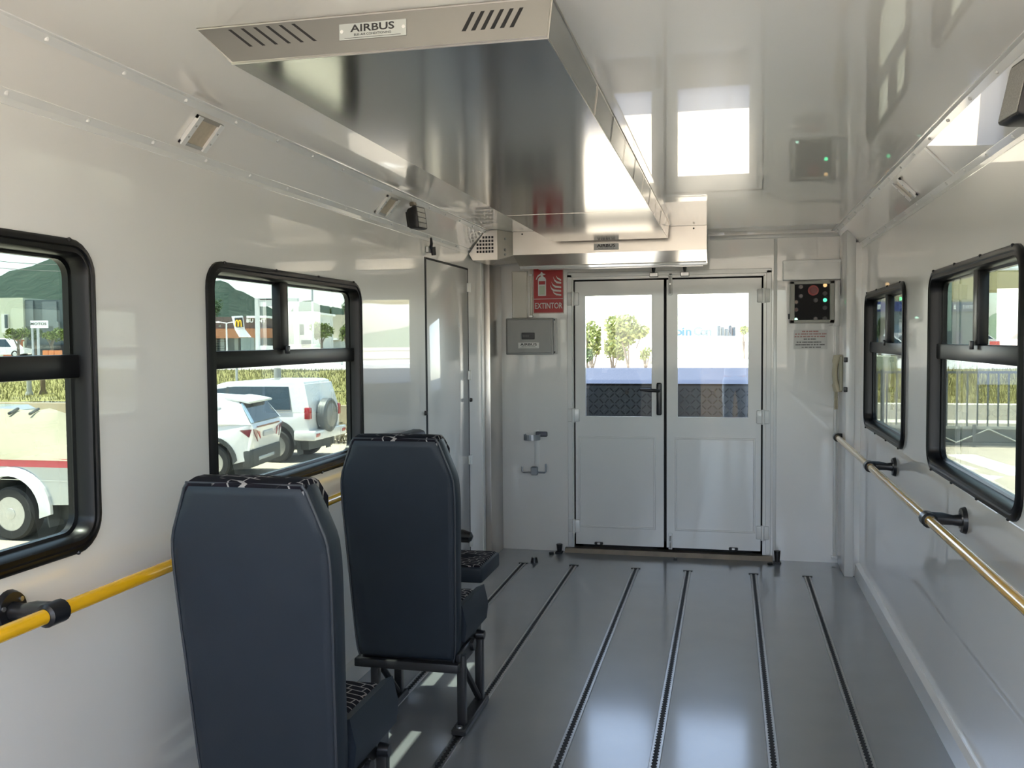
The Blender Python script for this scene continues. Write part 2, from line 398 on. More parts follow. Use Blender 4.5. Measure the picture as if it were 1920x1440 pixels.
# hooks above the leaves, bolts, wall clips
for x in (-.497, -.288):
    b = B(); tube(b, [(x, D-.03, 2.03), (x, D-.032, 1.985), (x, D-.028, 1.955)], [.010, .013, .008], 8); k = obj('hook', b, M_blackm, d1, smooth=True)
    b = B(); box(b, x-.03, x+.03, D-.024, D, 1.925, 1.955, .004); obj('hook_base', b, M_alu, k)
for z0, z1 in ((1.80, 1.95), (.045, .16)):
    b = B(); box(b, -.398, -.372, D-.010, D+.002, z0, z1, .003); k = obj('flush_bolt', b, M_trim, d1)
    b = B(); tube(b, [(-.385, D-.014, z0+.01), (-.385, D-.014, z1-.02)], .006, 8)
    zz = (z0+z1)/2; tube(b, [(-.385, D-.012, zz), (-.385, D-.03, zz)], .006, 8); obj('bolt_rod', b, M_alu, k, smooth=True)
for x in (-.883, .039):
    b = B(); box(b, x-.030, x+.030, D-.014, D+.002, .058, .076, .004); k = obj('vent_clip', b, M_blackm, d1)
    b = B(); box(b, x-.010, x+.010, D-.017, D-.010, .060, .074, .002); obj('clip_centre', b, M_alu, k)
b = B(); prism(b, [(-1.12, 6.455, 0), (-1.12, 6.47, .030), (-1.12, D+.04, .034), (-1.12, D+.04, 0)], (1.415, 0, 0)); obj('threshold', b, mat('worn_steel_sill', (.20, .18, .155), .45, metal=.7, noise=(14, .3)), d1)
# door stops and small fittings on the floor
def stop(x, y, lab, hgt=.05):
    t = thing('door_stop', lab, 'door stop', (x, y, 0))
    b = B(); box(b, x-.025, x+.025, y-.03, y+.02, 0, .012, .003); obj('base', b, M_blackm, t)
    b = B(); tube(b, [(x, y, .012), (x, y, hgt)], [.016, .022], 10); obj('rubber_block', b, M_black, t, smooth=True)
    b = B(); tube(b, [(x-.035, y-.045, .006), (x-.06, y-.06, .006)], .010, 8); obj('catch_foot', b, M_blackm, t, smooth=True)
stop(-1.155, 6.44, 'dark metal door stop on the floor left of the steel sill', .062)
stop(.323, 6.41, 'dark metal door stop on the floor right of the steel sill', .085)
t = thing('rubber_buffer', 'small round black rubber buffer lying beside the end of the leftmost floor rail', 'buffer', (-1.272, 6.13, 0))
b = B(); disc(b, (-1.272, 6.13, 0), (0, 0, 1), .026, .035, 14, .018); obj('buffer_body', b, M_black, t, smooth=True)
b = B(); disc(b, (-1.272, 6.115, .034), (0, -.3, 1), .008, .004, 10); obj('screw_head', b, M_alu, t)
t = thing('bolt_keeper', 'tiny black bolt keeper screwed to the floor in front of the door sill', 'keeper', (-.345, 6.38, 0))
b = B(); box(b, -.357, -.333, 6.36, 6.40, 0, .012, .003); obj('keeper_plate', b, M_black, t)
b = B(); disc(b, (-.345, 6.38, .012), (0, 0, 1), .006, .003, 8); obj('screw_head', b, M_alu, t)

# ------------------------------------------------------------------ floor rails
RX = [-1.337, -.993, -.584, -.2495, .1612, .489]
RN = ['leftmost', 'second from the left', 'third from the left', 'third from the right', 'second from the right', 'rightmost']
def rail_half(s):
    b = B(); pitch = .025; y = -.2; R = .0115; neck = .0065
    inner = []
    while y < 6.07:
        for k in range(7):
            a = math.pi*k/6; inner.append((y+pitch/2-R*math.cos(a)*1.05, max(neck, R*math.sin(a))))
        y += pitch
    for i in range(len(inner)-1):
        (ya, xa), (yb, xb) = inner[i], inner[i+1]
        v = [b.verts.new((s*xx, yy, zz)) for xx, yy, zz in ((xa, ya, .004), (.0185, ya, .004), (.0185, yb, .004), (xb, yb, .004))]
        b.faces.new(v)
        v2 = [b.verts.new((s*xx, yy, zz)) for xx, yy, zz in ((xa, ya, .004), (xb, yb, .004), (xb, yb, .0015), (xa, ya, .0015))]
        b.faces.new(v2)
    v = [b.verts.new(p) for p in ((s*.0185, -.2, .004), (s*.0185, 6.07, .004), (s*.0205, 6.07, 0), (s*.0205, -.2, 0))]; b.faces.new(v)
    bmesh.ops.remove_doubles(b, verts=b.verts, dist=1e-6)
    return b
rail0 = None
for i, x in enumerate(RX):
    lab = f'flush aluminium seat-fixing rail in the grey floor, {RN[i]} of the six'
    if rail0 is None:
        rail0 = t = thing('floor_rail', lab, 'rail', (x, 2.9, 0), local=True, group='rails let into the floor')
        for s in (-1, 1):
            o = obj('rail_flange', rail_half(s), M_alu, t); o.location = (0, -2.9, 0)
        o = bx('rail_channel', (-.018, .018, -.2, 6.07, .0004, .0014), M_dark, t); o.location = (0, -2.9, 0)
        o = bx('end_stop', (-.03, .03, 6.07, 6.092, .0, .006), M_black, t); o.location = (0, -2.9, 0)
    else:
        dup(rail0, (x, 2.9, 0), label=lab)

# ------------------------------------------------------------------ ceiling air unit and rear duct
AZ, AY0, AY1 = 2.118, 1.915, 5.85
t = thing('ceiling_air_conditioner', 'long flat stainless steel air conditioning casing hung under the ceiling', 'air conditioner', (-.75, 3.9, AZ))
xt0, xt1, xb0, xb1 = -1.16, -.352, -1.075, -.362
b = B(); loft(b, [[(xt0, y, ZC-.001), (xt1, y, ZC-.001), (xb1, y, AZ), (xb0, y, AZ)] for y in (AY0, AY1-.02)])
loft(b, [[(xt0+.01, y, ZC-.001), (xt1-.012, y, ZC-.001), (xb1-.03, y, AZ+.01), (xb0+.02, y, AZ+.01)] for y in (AY1-.02, AY1)])
hsg = obj('casing', b, M_steel, t)
b = B(); prism(b, [(xb0, AY0-.001, AZ-.0015), (xb1, AY0-.001, AZ-.0015), (xb1, AY0-.004, AZ+.003), (xb0, AY0-.004, AZ+.003)], (0, .004, 0))
tube(b, [(xb0, AY0-.001, AZ), (xb1, AY0-.001, AZ)], .0025, 6); tube(b, [(xb1, AY0, AZ), (xb1, AY1-.02, AZ)], .0022, 6); tube(b, [(xt1, AY0, ZC-.002), (xt1, AY1-.02, ZC-.002)], .003, 6); tube(b, [(xb1, AY0, AZ), (xt1, AY0, ZC)], .0025, 6); tube(b, [(xt0, AY0, ZC-.002), (xt1, AY0, ZC-.002)], .0025, 6)
obj('folded_edge', b, M_steel2, t, smooth=True)
b = B(); prism(b, [(xt0+.003, AY0-.0006, ZC-.004), (xt1-.002, AY0-.0006, ZC-.004), (xb1-.001, AY0-.0006, AZ+.004), (xb0+.002, AY0-.0006, AZ+.004)], (0, .001, 0)); obj('front_shade_sheet', b, mat('darkened_front_steel', (.20, .20, .19), .3, metal=1, noise=(3, .1), bump=(2.5, .06, 1, .004)), t)  # sheet added over the casing front, darkened to dim its bright reflection
yf = AY0-.0012
for k in range(6):
    xo = -1.083+k*.0305; b = B()
    prism(b, [(xo, yf, 2.193), (xo+.008, yf, 2.193), (xo+.060, yf, 2.152), (xo+.052, yf, 2.152)], (0, .0006, 0)); obj('vent_slot', b, M_dark, t)
for k in range(6):
    xo = -.541+k*.0206; b = B()
    prism(b, [(xo-.004, yf, 2.146), (xo+.005, yf, 2.146), (xo+.026, yf, 2.184), (xo+.018, yf, 2.184)], (0, .0006, 0)); obj('vent_slot', b, M_dark, t)
for k in range(9):
    y = 2.6+k*.36
    b = B(); prism(b, [(xb1+.001, y, AZ+.002), (xt1+.001, y, ZC-.003), (xt1+.0018, y, ZC-.003), (xb1+.0018, y, AZ+.002)], (0, .006, 0)); obj('side_seam', b, M_dark if k % 2 else M_steel2, t)
bx('seam_strip', (xb0+.005, xb1-.005, 4.55, 4.556, AZ-.0012, AZ), M_steel2, t)
def badge(parent, c, w, h, n=(0, -1, 0), right=(1, 0, 0), big=.62, plate=M_white):
    c = Vector(c); R = Vector(right); N = Vector(n); U = N.cross(R)
    b = B(); prism(b, [c+R*x*w/2+U*y*h/2 for x, y in ((-1, -1), (1, -1), (1, 1), (-1, 1))], N*.0012); p = obj('badge', b, plate, parent)
    me = text_mesh('AIRBUS', h*big, h*.012, .0002, 1.45); obj('lettering', place(me, c+N*.0016+U*h*.16, R, U), M_print, p)
    me = text_mesh('BUS AIR CONDITIONING', h*.2, 0, .0002, 1.1); obj('small_lettering', place(me, c+N*.0016-U*h*.22, R, U), M_print, p)
    b = B(); prism(b, [c+N*.0016+R*x*w*.42+U*(y*h*.012-h*.40) for x, y in ((-1, -1), (1, -1), (1, 1), (-1, 1))], N*.0002); obj('badge_rule', b, M_print, p)
    return p
M_plate = mat('silver_plate', (.42, .45, .44), .35, metal=.6)
pb = badge(t, (-.742, AY0-.0012, 2.165), .152, .034, plate=M_plate)
for x in (-.812, -.672):
    b = B(); disc(b, (x, AY0-.0024, 2.166), (0, -1, 0), .004, .001, 8); obj('badge_rivet', b, M_white, pb)

t = thing('rear_air_duct', 'stainless steel air outlet duct across the back wall above the double door', 'duct', (-.75, 6.1, 1.98))
YD = 5.95
b = B()
sec = [(YD, ZC-.001), (YD, 2.052), (YD+.22, 1.985), (YD+.35, 1.985), (YD+.35, ZC-.001)]
loft(b, [[(x, y, z) for y, z in sec] for x in (-1.362, -.131)])
obj('duct_casing', b, M_steel2, t)
b = B()
for x in range(60):
    xx = -.70+x*.0088
    box(b, xx, xx+.004, YD+.23, YD+.30, 1.976, 1.985)
obj('outlet_slots', b, mat('slot_grey', (.12, .11, .1), .5), t, kind='stuff')
bx('outlet_strip', (-1.24, -.16, YD+.225, YD+.31, 1.972, 1.9845), M_alu, t, bev=.002)
b = B(); prism(b, [(-1.362, YD+.222, 1.978), (-1.362, YD+.19, 1.990), (-1.362, YD+.19, 1.995), (-1.362, YD+.232, 1.985)], (1.225, 0, 0)); obj('outlet_lip', b, M_trim, t)
for x, z in ((-.21, 2.185), (-1.30, 2.185)):
    b = B(); disc(b, (x, YD, z), (0, -1, 0), .006, .002, 8); obj('screw', b, M_dark, t)
badge(t, (-.755, YD-.0005, 2.088), .158, .040)
# perforated end plate towards the left wall
YG = 5.80
pl = [(XL+.004, 2.055), (XL+.03, 2.012), (-1.430, 2.012), (-1.430, ZC-.002), (XLC, ZC-.004)]
holes = []
for r in range(5):
    for c in range(6):
        if r == 4 and c < 2 or r == 3 and c < 1: continue
        holes.append((-1.566+c*.0195, 2.058+r*.0225))
b = B(); prism(b, [(x, YG, z) for x, z in pl], (0, .02, 0)); eplate = obj('end_plate', b, M_steel2, t)
for x, z in holes:
    bx('perforation', (x, x+.0135, YG-.0012, YG+.001, z, z+.0150), M_dark, eplate)
b = B(); prism(b, [(-1.430, YG, 2.012), (-1.362, YD, 2.05), (-1.362, YD, ZC-.002), (-1.430, YG, ZC-.002)], (-.012, .012, 0)); obj('corner_strip', b, mat('warm_grey_fold', (.60, .55, .49), .35, coat=.4), t)
b = B(); prism(b, [(XL+.03, YG+.01, 2.012), (-1.430, YG+.01, 2.012), (-1.362, YD, 2.05), (-1.362, YD+.3, 2.03), (XL+.03, YD+.3, 2.012)], (0, 0, .004)); obj('duct_underside', b, M_steel2, t)
for z in (2.05, 2.08, 2.15):
    b = B(); disc(b, (-1.398, 5.872, z), (.85, -.5, 0), .008, .006, 8); obj('screw', b, M_alu, t)

# ------------------------------------------------------------------ things on the back wall
t = thing('fire_extinguisher_sign', 'red EXTINTOR sign with white extinguisher and flames on the back wall', 'sign', (-1.234, D, 1.70))
x0, x1, z0, z1 = -1.338, -1.130, 1.693, 2.000
bx('sign_plate', (x0-.006, x1+.006, D-.003, D, z0-.006, z1+.006), mat('sign_border', (.62, .50, .46), .5), t)
bx('red_field', (x0, x1, D-.0045, D-.003, z0, z1), M_red, t)
YS = D-.0046
bx('divider', (x0, x1, YS-.0006, YS, z0+.094, z0+.098), M_white, t)
def flat(name, pts, mm, y=YS, th=.0008, parent=None):
    b = B(); prism(b, [(x0+u, y, z0+v) for u, v in pts], (0, -th, 0)); return obj(name, b, mm, parent or t)
e = flat('extinguisher_symbol', [(.030, .118), (.088, .118), (.088, .232), (.082, .245), (.066, .256), (.066, .262), (.082, .266), (.084, .272), (.066, .276), (.060, .286), (.052, .286), (.048, .274), (.030, .264), (.020, .248), (.014, .232), (.020, .232), (.030, .250), (.048, .262), (.052, .256), (.036, .245), (.030, .232)], M_white)
flat('symbol_band', [(.036, .198), (.082, .198), (.082, .222), (.036, .222)], M_red, YS-.0008, .0004, e)
flat('symbol_body', [(.040, .126), (.080, .126), (.080, .188), (.040, .188)], M_glowy, YS-.0008, .0004, e)
for k, (px, pz, l) in enumerate(((.170, .232, .05), (.150, .212, .075), (.138, .182, .065), (.128, .156, .07), (.145, .128, .05))):
    flat('flame', [(px-.012, pz+l*.55), (px+.0, pz+l*.25), (px+.018, pz+l*.08), (.196, pz), (.196, pz-.012), (px+.015, pz-.008), (px-.002, pz+l*.1)], M_white)
flat('symbol_rule', [(.092, .122), (.140, .122), (.140, .1235), (.092, .1235)], M_redp)
me = text_mesh('EXTINTOR', .058, .0008, .0003, .70); obj('lettering', place(me, ((x0+x1)/2, YS-.0004, z0+.046), (1, 0, 0), (0, 0, 1)), M_white, t)

t = thing('control_box', 'grey wall box with small dark display and white badge below the red sign', 'electrical box', (-1.35, D, 1.396))
b = B(); box(b, -1.526, -1.190, D-.085, D, 1.398, 1.654, bev=.008, seg=2); obj('enclosure', b, M_grey, t, smooth=True)
b = B(); box(b, -1.516, -1.200, D-.092, D-.085, 1.410, 1.645, bev=.004); obj('lid', b, M_grey, t)
b = B(); box(b, -1.190, -1.172, D-.06, D, 1.402, 1.652, bev=.003); obj('side_flange', b, mat('pale_plastic', (.55, .55, .54), .4), t)
for z in (1.415, 1.64):
    b = B(); disc(b, (-1.181, D-.06, z), (0, -1, 0), .005, .003, 8); obj('screw', b, M_dark, t)
b = B(); box(b, -1.410, -1.316, D-.096, D-.090, 1.506, 1.552, bev=.003); dsp = obj('display', b, M_black, t)
for k in range(4): bx('display_segment', (-1.402+k*.012, -1.394+k*.012, D-.0968, D-.096, 1.522, 1.536), mat('lcd_grey', (.07, .07, .065), .3), dsp)
badge(t, (-1.360, D-.092, 1.463), .148, .040)

t = thing('cable_trunking', 'white plastic trunking dropping from the duct to the grey wall box', 'trunking', (-1.425, D, 1.654))
b = B(); box(b, -1.487, -1.378, D-.05, D, 1.654, 1.985, bev=.004); obj('trunking_cover', b, mat('warm_white_plastic', (.72, .68, .60), .35, coat=.5), t, smooth=True)
b = B(); tube(b, [(-1.355, D-.015, 1.654), (-1.355, D-.015, 2.0)], .009, 10); obj('conduit', b, mat('warm_white_plastic', (.7, .66, .6)), t, smooth=True)
b = B(); box(b, -1.368, -1.342, D-.03, D, 1.66, 1.675, .002); obj('conduit_clip', b, M_alu, t)
b = B(); box(b, -1.368, -1.342, D-.03, D, 1.95, 1.965, .002); obj('conduit_clip', b, M_alu, t)

t = thing('extinguisher_bracket', 'empty grey metal extinguisher bracket with clamp and hook on the back wall', 'bracket', (-1.33, D, .55))
M_br = mat('zinc_bracket', (.34, .36, .39), .35, metal=.7)
bx('back_strip', (-1.342, -1.308, D-.006, D, .56, .86), M_trim, t, bev=.001)
b = B(); pts = []
for k in range(15):
    a = math.radians(150+k*16); pts.append((-1.350+.058*math.cos(a), D-.055+.055*math.sin(a)))
loft(b, [[(x, y, .795), (x*1.0, y, .835), (x+.003, y+.003, .835), (x+.003, y+.003, .795)] for x, y in pts]); obj('clamp_band', b, M_br, t)
b = B(); box(b, -1.33, -1.245, D-.022, D-.004, .815, .852, .006); obj('clamp_lever', b, mat('dark_zinc', (.12, .12, .14), .4, metal=.6), t)
b = B(); tube(b, [(-1.428, D-.02, .600), (-1.428, D-.022, .566), (-1.420, D-.022, .560), (-1.265, D-.022, .560), (-1.257, D-.022, .566), (-1.257, D-.02, .622)], .006, 8); obj('bottle_hook', b, M_br, t, smooth=True)
b = B(); box(b, -1.365, -1.315, D-.03, D, .54, .60, .006); obj('hook_block', b, M_br, t)

t = thing('indicator_box', 'dark control panel with red stop button and green indicator lamps on the back wall', 'control panel', (.545, D, 1.60))
cx0, cx1, cz0, cz1 = .398, .676, 1.597, 1.872
M_cb = mat('khaki_grey_enclosure', (.36, .36, .32), .4)
b = B()
for dm in ((cx0, cx0+.028, cz0, cz1), (cx1-.030, cx1, cz0, cz1), (cx0, cx1, cz0, cz0+.022), (cx0, cx1, cz1-.020, cz1)): box(b, dm[0], dm[1], D-.075, D, dm[2], dm[3], .003)
obj('enclosure_frame', b, M_cb, t)
bx('front_plate', (cx0+.02, cx1-.02, D-.058, D, cz0+.015, cz1-.015), mat('black_panel_plate', (.008, .007, .008), .5, spec=.15), t)
def pxz(px, py): return (.413+(px-1485)*.003397, 1.875-(py-528)*.003566)
def button(px, py, r, m, nm, h=.012):
    x, z = pxz(px, py); b = B(); disc(b, (x, D-.058, z), (0, -1, 0), r*1.12, h*.5, 16); k = obj(nm, b, mat('button_bezel', (.03, .03, .03), .4), t, smooth=True)
    b = B(); disc(b, (x, D-.058, z), (0, -1, 0), r*.92, h, 16, r*.75); obj('cap', b, m, k, smooth=True)
M_bt = mat('dull_button', (.16, .13, .13), .4); M_bt2 = mat('dark_button', (.05, .045, .05), .4)
x, z = pxz(1523.5, 546)
b = B(); disc(b, (x, D-.058, z), (0, -1, 0), .034, .006, 20); es = obj('stop_button', b, mat('red_ring', (.40, .045, .04), .4), t, smooth=True)
b = B(); disc(b, (x, D-.064, z), (0, -1, 0), .021, .016, 18, .024); obj('mushroom_cap', b, mat('red_cap', (.16, .004, .006), .4), es, smooth=True)
for px, py, m in ((1500.5, 539, M_bt), (1500.5, 556, M_bt), (1491.8, 567, mat('tan_button', (.3, .22, .18), .4)), (1491.8, 581, mat('brown_button', (.12, .06, .05), .4)), (1528, 564, M_bt2), (1528, 598, M_bt), (1545, 598, M_bt2), (1545, 552, M_bt2), (1545, 578, M_bt2)): button(px, py, .0135, m, 'push_button')
button(1545, 537, .015, mat('amber_lamp', (.5, .33, .15), .3, emit=((1, .62, .25), .45)), 'amber_lamp')
button(1545, 564, .015, mat('green_lamp', (.02, .45, .2), .3, emit=((.08, 1, .42), .8)), 'green_lamp')
button(1491.6, 599, .013, mat('pale_green_lamp', (.4, .8, .6), .3, emit=((.5, 1, .75), .75)), 'pale_green_lamp')
b = B(); box(b, cx0-.010, cx0, D-.05, D-.02, 1.625, 1.66, .002); obj('door_latch', b, M_blackm, t)
bx('cover_lip', (cx1, cx1+.035, D-.055, D, cz0-.02, cz1), M_trim, t, bev=.002)

t = thing('wall_trunking', 'white boxed trunking running across the wall above the control panel', 'trunking', (.55, D, 1.876))
b = B(); box(b, .352, .714, D-.075, D, 1.880, 2.012, bev=.004); obj('trunking_box', b, M_trim, t, smooth=True)
bx('trunking_lid', (.352, .714, D-.079, D-.075, 1.99, 2.008), M_trim, t)
bx('pipe_drop', (.682, .700, D-.03, D, .045, 1.88), M_trim, t, bev=.004)
bx('pipe_foot', (.672, .712, D-.035, D, .03, .05), M_trim, t, bev=.003)

t = thing('notice_sticker', 'white notice with lines of red and dark print under the control panel', 'notice', (.53, D, 1.42))
bx('paper', (.425, .640, D-.0012, D, 1.425, 1.555), mat('notice_paper', (.72, .71, .70), .5), t)
for r, (z, a, c, mm) in enumerate(((1.543, .48, .58, M_redp), (1.526, .435, .632, M_redp), (1.509, .432, .630, M_redp), (1.492, .49, .57, M_print), (1.472, .445, .615, M_print), (1.455, .438, .622, M_print), (1.438, .478, .60, M_print))):
    b = B(); x = a
    while x < c-.012:
        l = random.choice((.012, .02, .03)); l = min(l, c-x); k = x
        while k < x+l: box(b, k, k+.0028, D-.0018, D-.0012, z-.004, z+.004); k += .0042
        x += l+.006
    obj('print_line', b, mm, t)

t = thing('telephone_handset', 'cream telephone handset with coiled cord hung on the white corner post', 'telephone', (.69, 6.3, 1.15))
def hs(z, k): return .690-.016*math.sin(k*math.pi)
b = B(); loops = []
for k in range(13):
    f = k/12; z = 1.155+f*.235; bul = .026 if f < .22 or f > .78 else .017
    cx_ = .686-.020*math.sin(f*math.pi); w2 = bul; h2 = .022
    loops.append([(cx_+w2*math.cos(2*math.pi*q/12), 6.30+h2*math.sin(2*math.pi*q/12), z) for q in range(12)])
loft(b, loops); obj('handset', b, M_cream, t, smooth=True)
b = B(); box(b, .690, .714, 6.278, 6.325, 1.16, 1.385, .006); obj('cradle', b, mat('darker_cream', (.42, .40, .30), .4), t)
for z in (1.175, 1.36): bx('cradle_clip', (.700, .722, 6.10, 6.13, z-.012, z+.018), M_black, t, bev=.003)
b = B(); pts = []
for k in range(140):
    f = k/139; pts.append((.676+.010*math.cos(k*.75), 6.30+.010*math.sin(k*.75), 1.155-f*.115))
tube(b, pts, .0028, 5); obj('coiled_cord', b, M_cream, t, smooth=True)
b = B(); tube(b, [(.676, 6.30, 1.155), (.681, 6.30, 1.17)], .008, 8); obj('cord_plug', b, M_cream, t, smooth=True)

# ------------------------------------------------------------------ handrails
def handrail(side, lab, ya, yb, z, brackets, m):
    X = XL if side < 0 else XR; s = 1 if side < 0 else -1; xr = X+s*.12
    t = thing('handrail', lab, 'handrail', (xr, (ya+yb)/2, z), group=None)
    b = B(); tube(b, [(xr, ya, z), (xr, yb, z)], .0175, 20); obj('rail_tube', b, m, t, smooth=True)
    for y in brackets:
        b = B(); disc(b, (X, y, z), (s, 0, 0), .048, .014, 20, .043); k = obj('bracket', b, M_black, t, smooth=True)
        b = B(); tube(b, [(X+s*.012, y, z), (X+s*.04, y, z), (X+s*.075, y, z+.004), (xr, y, z+.002)], [.022, .018, .022, .025], 14); obj('bracket_arm', b, M_black, k, smooth=True)
        b = B(); tube(b, [(xr, y-.032, z), (xr, y-.026, z), (xr, y+.026, z), (xr, y+.032, z)], [.020, .027, .027, .020], 16); obj('clamp_ring', b, M_black, k, smooth=True)
        for a in (40, 160, 280):
            b = B(); disc(b, (X+s*.013, y+.033*math.cos(math.radians(a)), z+.033*math.sin(math.radians(a))), (s, 0, 0), .006, .004, 8); obj('screw', b, M_alu, k)
handrail(-1, 'yellow tubular handrail on black brackets along the left wall', -.1, 4.14, .885, (.42, 1.82, 3.22, 4.10), M_yel)
handrail(1, 'yellow tubular handrail with shade in its colour on black brackets along the right wall', .62, 6.335, .860, (.70, 2.10, 3.505, 4.905, 6.305), M_yel2)

# ------------------------------------------------------------------ lamps on the cornice
def cornice_lamp(y0, y1, xa, xb, n, e, lab):
    P0 = Vector((xa, 0, ZW)); L = (Vector((xb, 0, ZC))-P0).length
    def at(f, y, d): return P0+e*(f*L)+n*d+Vector((0, y, 0))
    t = thing('cornice_lamp', lab, 'lamp', tuple(at(.5, (y0+y1)/2, 0)))
    def slab(nm, f0, f1, ya, yb, d0, d1, mm):
        b = B(); loft(b, [[at(f0, ya, d), at(f1, ya, d), at(f1, yb, d), at(f0, yb, d)] for d in (d0, d1)]); return obj(nm, b, mm, t)
    slab('end_cap', .22, .80, y0, y0+.022, .001, .014, M_trim); slab('end_cap', .22, .80, y1-.022, y1, .001, .014, M_trim)
    slab('long_edge', .22, .28, y0, y1, .001, .008, M_grey); slab('long_edge', .74, .80, y0, y1, .001, .010, mat('lamp_rim', (.32, .30, .27), .4))
    slab('lens', .27, .75, y0+.02, y1-.02, .001, .005, M_beige)
    for y in (y0+.011, y1-.011):
        for f in (.4, .62):
            b = B(); disc(b, at(f, y, .014), n, .0035, .002, 8); obj('screw', b, M_grey, t)
cornice_lamp(2.515, 2.655, XL, XLC, nL, eL, 'square recessed lamp with beige lens on the left cornice, the nearer one')
cornice_lamp(4.10, 4.25, XL, XLC, nL, eL, 'square recessed lamp on the left cornice beside the black floodlight')
cornice_lamp(4.25, 4.39, XR, XRC, nR, eR, 'square recessed lamp on the right cornice')
cornice_lamp(1.0, 1.14, XR, XRC, nR, eR, 'square recessed lamp on the right cornice just behind the black floodlight')
def floodlight(c, rz, rx, sc, lab, cells, hang):
    t = thing('floodlight', lab, 'floodlight', c, local=True)
    t.rotation_euler = (rx, 0, rz)
    b = B(); loft(b, [[(u*k*sc, d*sc, v*k*sc) for u, v in rrect(.062, .074, .012, 3)] for k, d in ((.80, .075), (.92, .060), (1, .02), (1, 0), (.96, -.004))]); obj('housing', b, M_blackm, t, smooth=True)
    if cells:
        for k in range(4):
            b = B(); box(b, -.050*sc, .050*sc, -.007*sc, -.003*sc, (-.066+k*.034)*sc, (-.037+k*.034)*sc, .002); obj('lens', b, M_lens, t)
    else:
        b = B(); box(b, -.054*sc, .054*sc, -.006*sc, -.003*sc, -.066*sc, .066*sc, .002); obj('lens', b, mat('prismatic_lens', (.36, .35, .33), .5, noise=(300, .5)), t)
    for k in range(5):
        b = B(); box(b, (-.04+k*.018)*sc, (-.034+k*.018)*sc, .070*sc, .090*sc, -.05*sc, .05*sc); obj('cooling_fin', b, M_blackm, t)
    b = B(); tube(b, [(0, .04*sc, .074*sc), (0, .045*sc, .10*sc)], .012*sc, 8)
    tube(b, [(0, .045*sc, .10*sc), hang], .010*sc, 8); obj('bracket', b, M_blackm, t, smooth=True)
    b = B(); box(b, -.02*sc, .02*sc, .03*sc, .065*sc, .088*sc, .112*sc, .003); obj('hinge_block', b, mat('bracket_steel', (.30, .26, .2), .4, metal=.6), t)
floodlight((-1.468, 4.40, 2.104), math.radians(78), math.radians(-8), .74, 'small black four-cell floodlight fixed to the left cornice', True, (.0, .075, .115))
floodlight((.628, 2.33, 2.052), math.radians(-84), math.radians(-12), .93, 'large black floodlight at the right cornice near the ceiling', False, (.0, .06, .105))

# ------------------------------------------------------------------ seats
def spline(pts, n=3):
    out = []
    k = len(pts)
    for i in range(k-1):
        p0, p1, p2, p3 = pts[max(i-1, 0)], pts[i], pts[i+1], pts[min(i+2, k-1)]
        for j in range(n):
            t_ = j/n
            out.append(tuple(.5*((2*p1[a])+(-p0[a]+p2[a])*t_+(2*p0[a]-5*p1[a]+4*p2[a]-p3[a])*t_**2+(-p0[a]+3*p1[a]-3*p2[a]+p3[a])*t_**3) for a in (0, 1)))
    out.append(pts[-1]); return out
HALF = spline([(.192, .285), (.203, .36), (.214, .62), (.223, .84), (.225, .93), (.222, .985)], 4)+[(.216, 1.012), (.200, 1.055), (.182, 1.103), (.174, 1.126), (.164, 1.140)]
def outline(inset=0, zmin=None, zmax=None):
    pts = []
    zc = .72
    for x, z in HALF:
        pts.append((max(.02, x-inset), z-inset*(1 if z > 1.1 else 0)+(inset if z < .3 else 0)))
    if zmin is not None: pts = [(x, max(z, zmin)) for x, z in pts]
    return pts+[(-x, z) for x, z in pts[::-1]]
def rec(y, z): return y-(z-.285)*.115
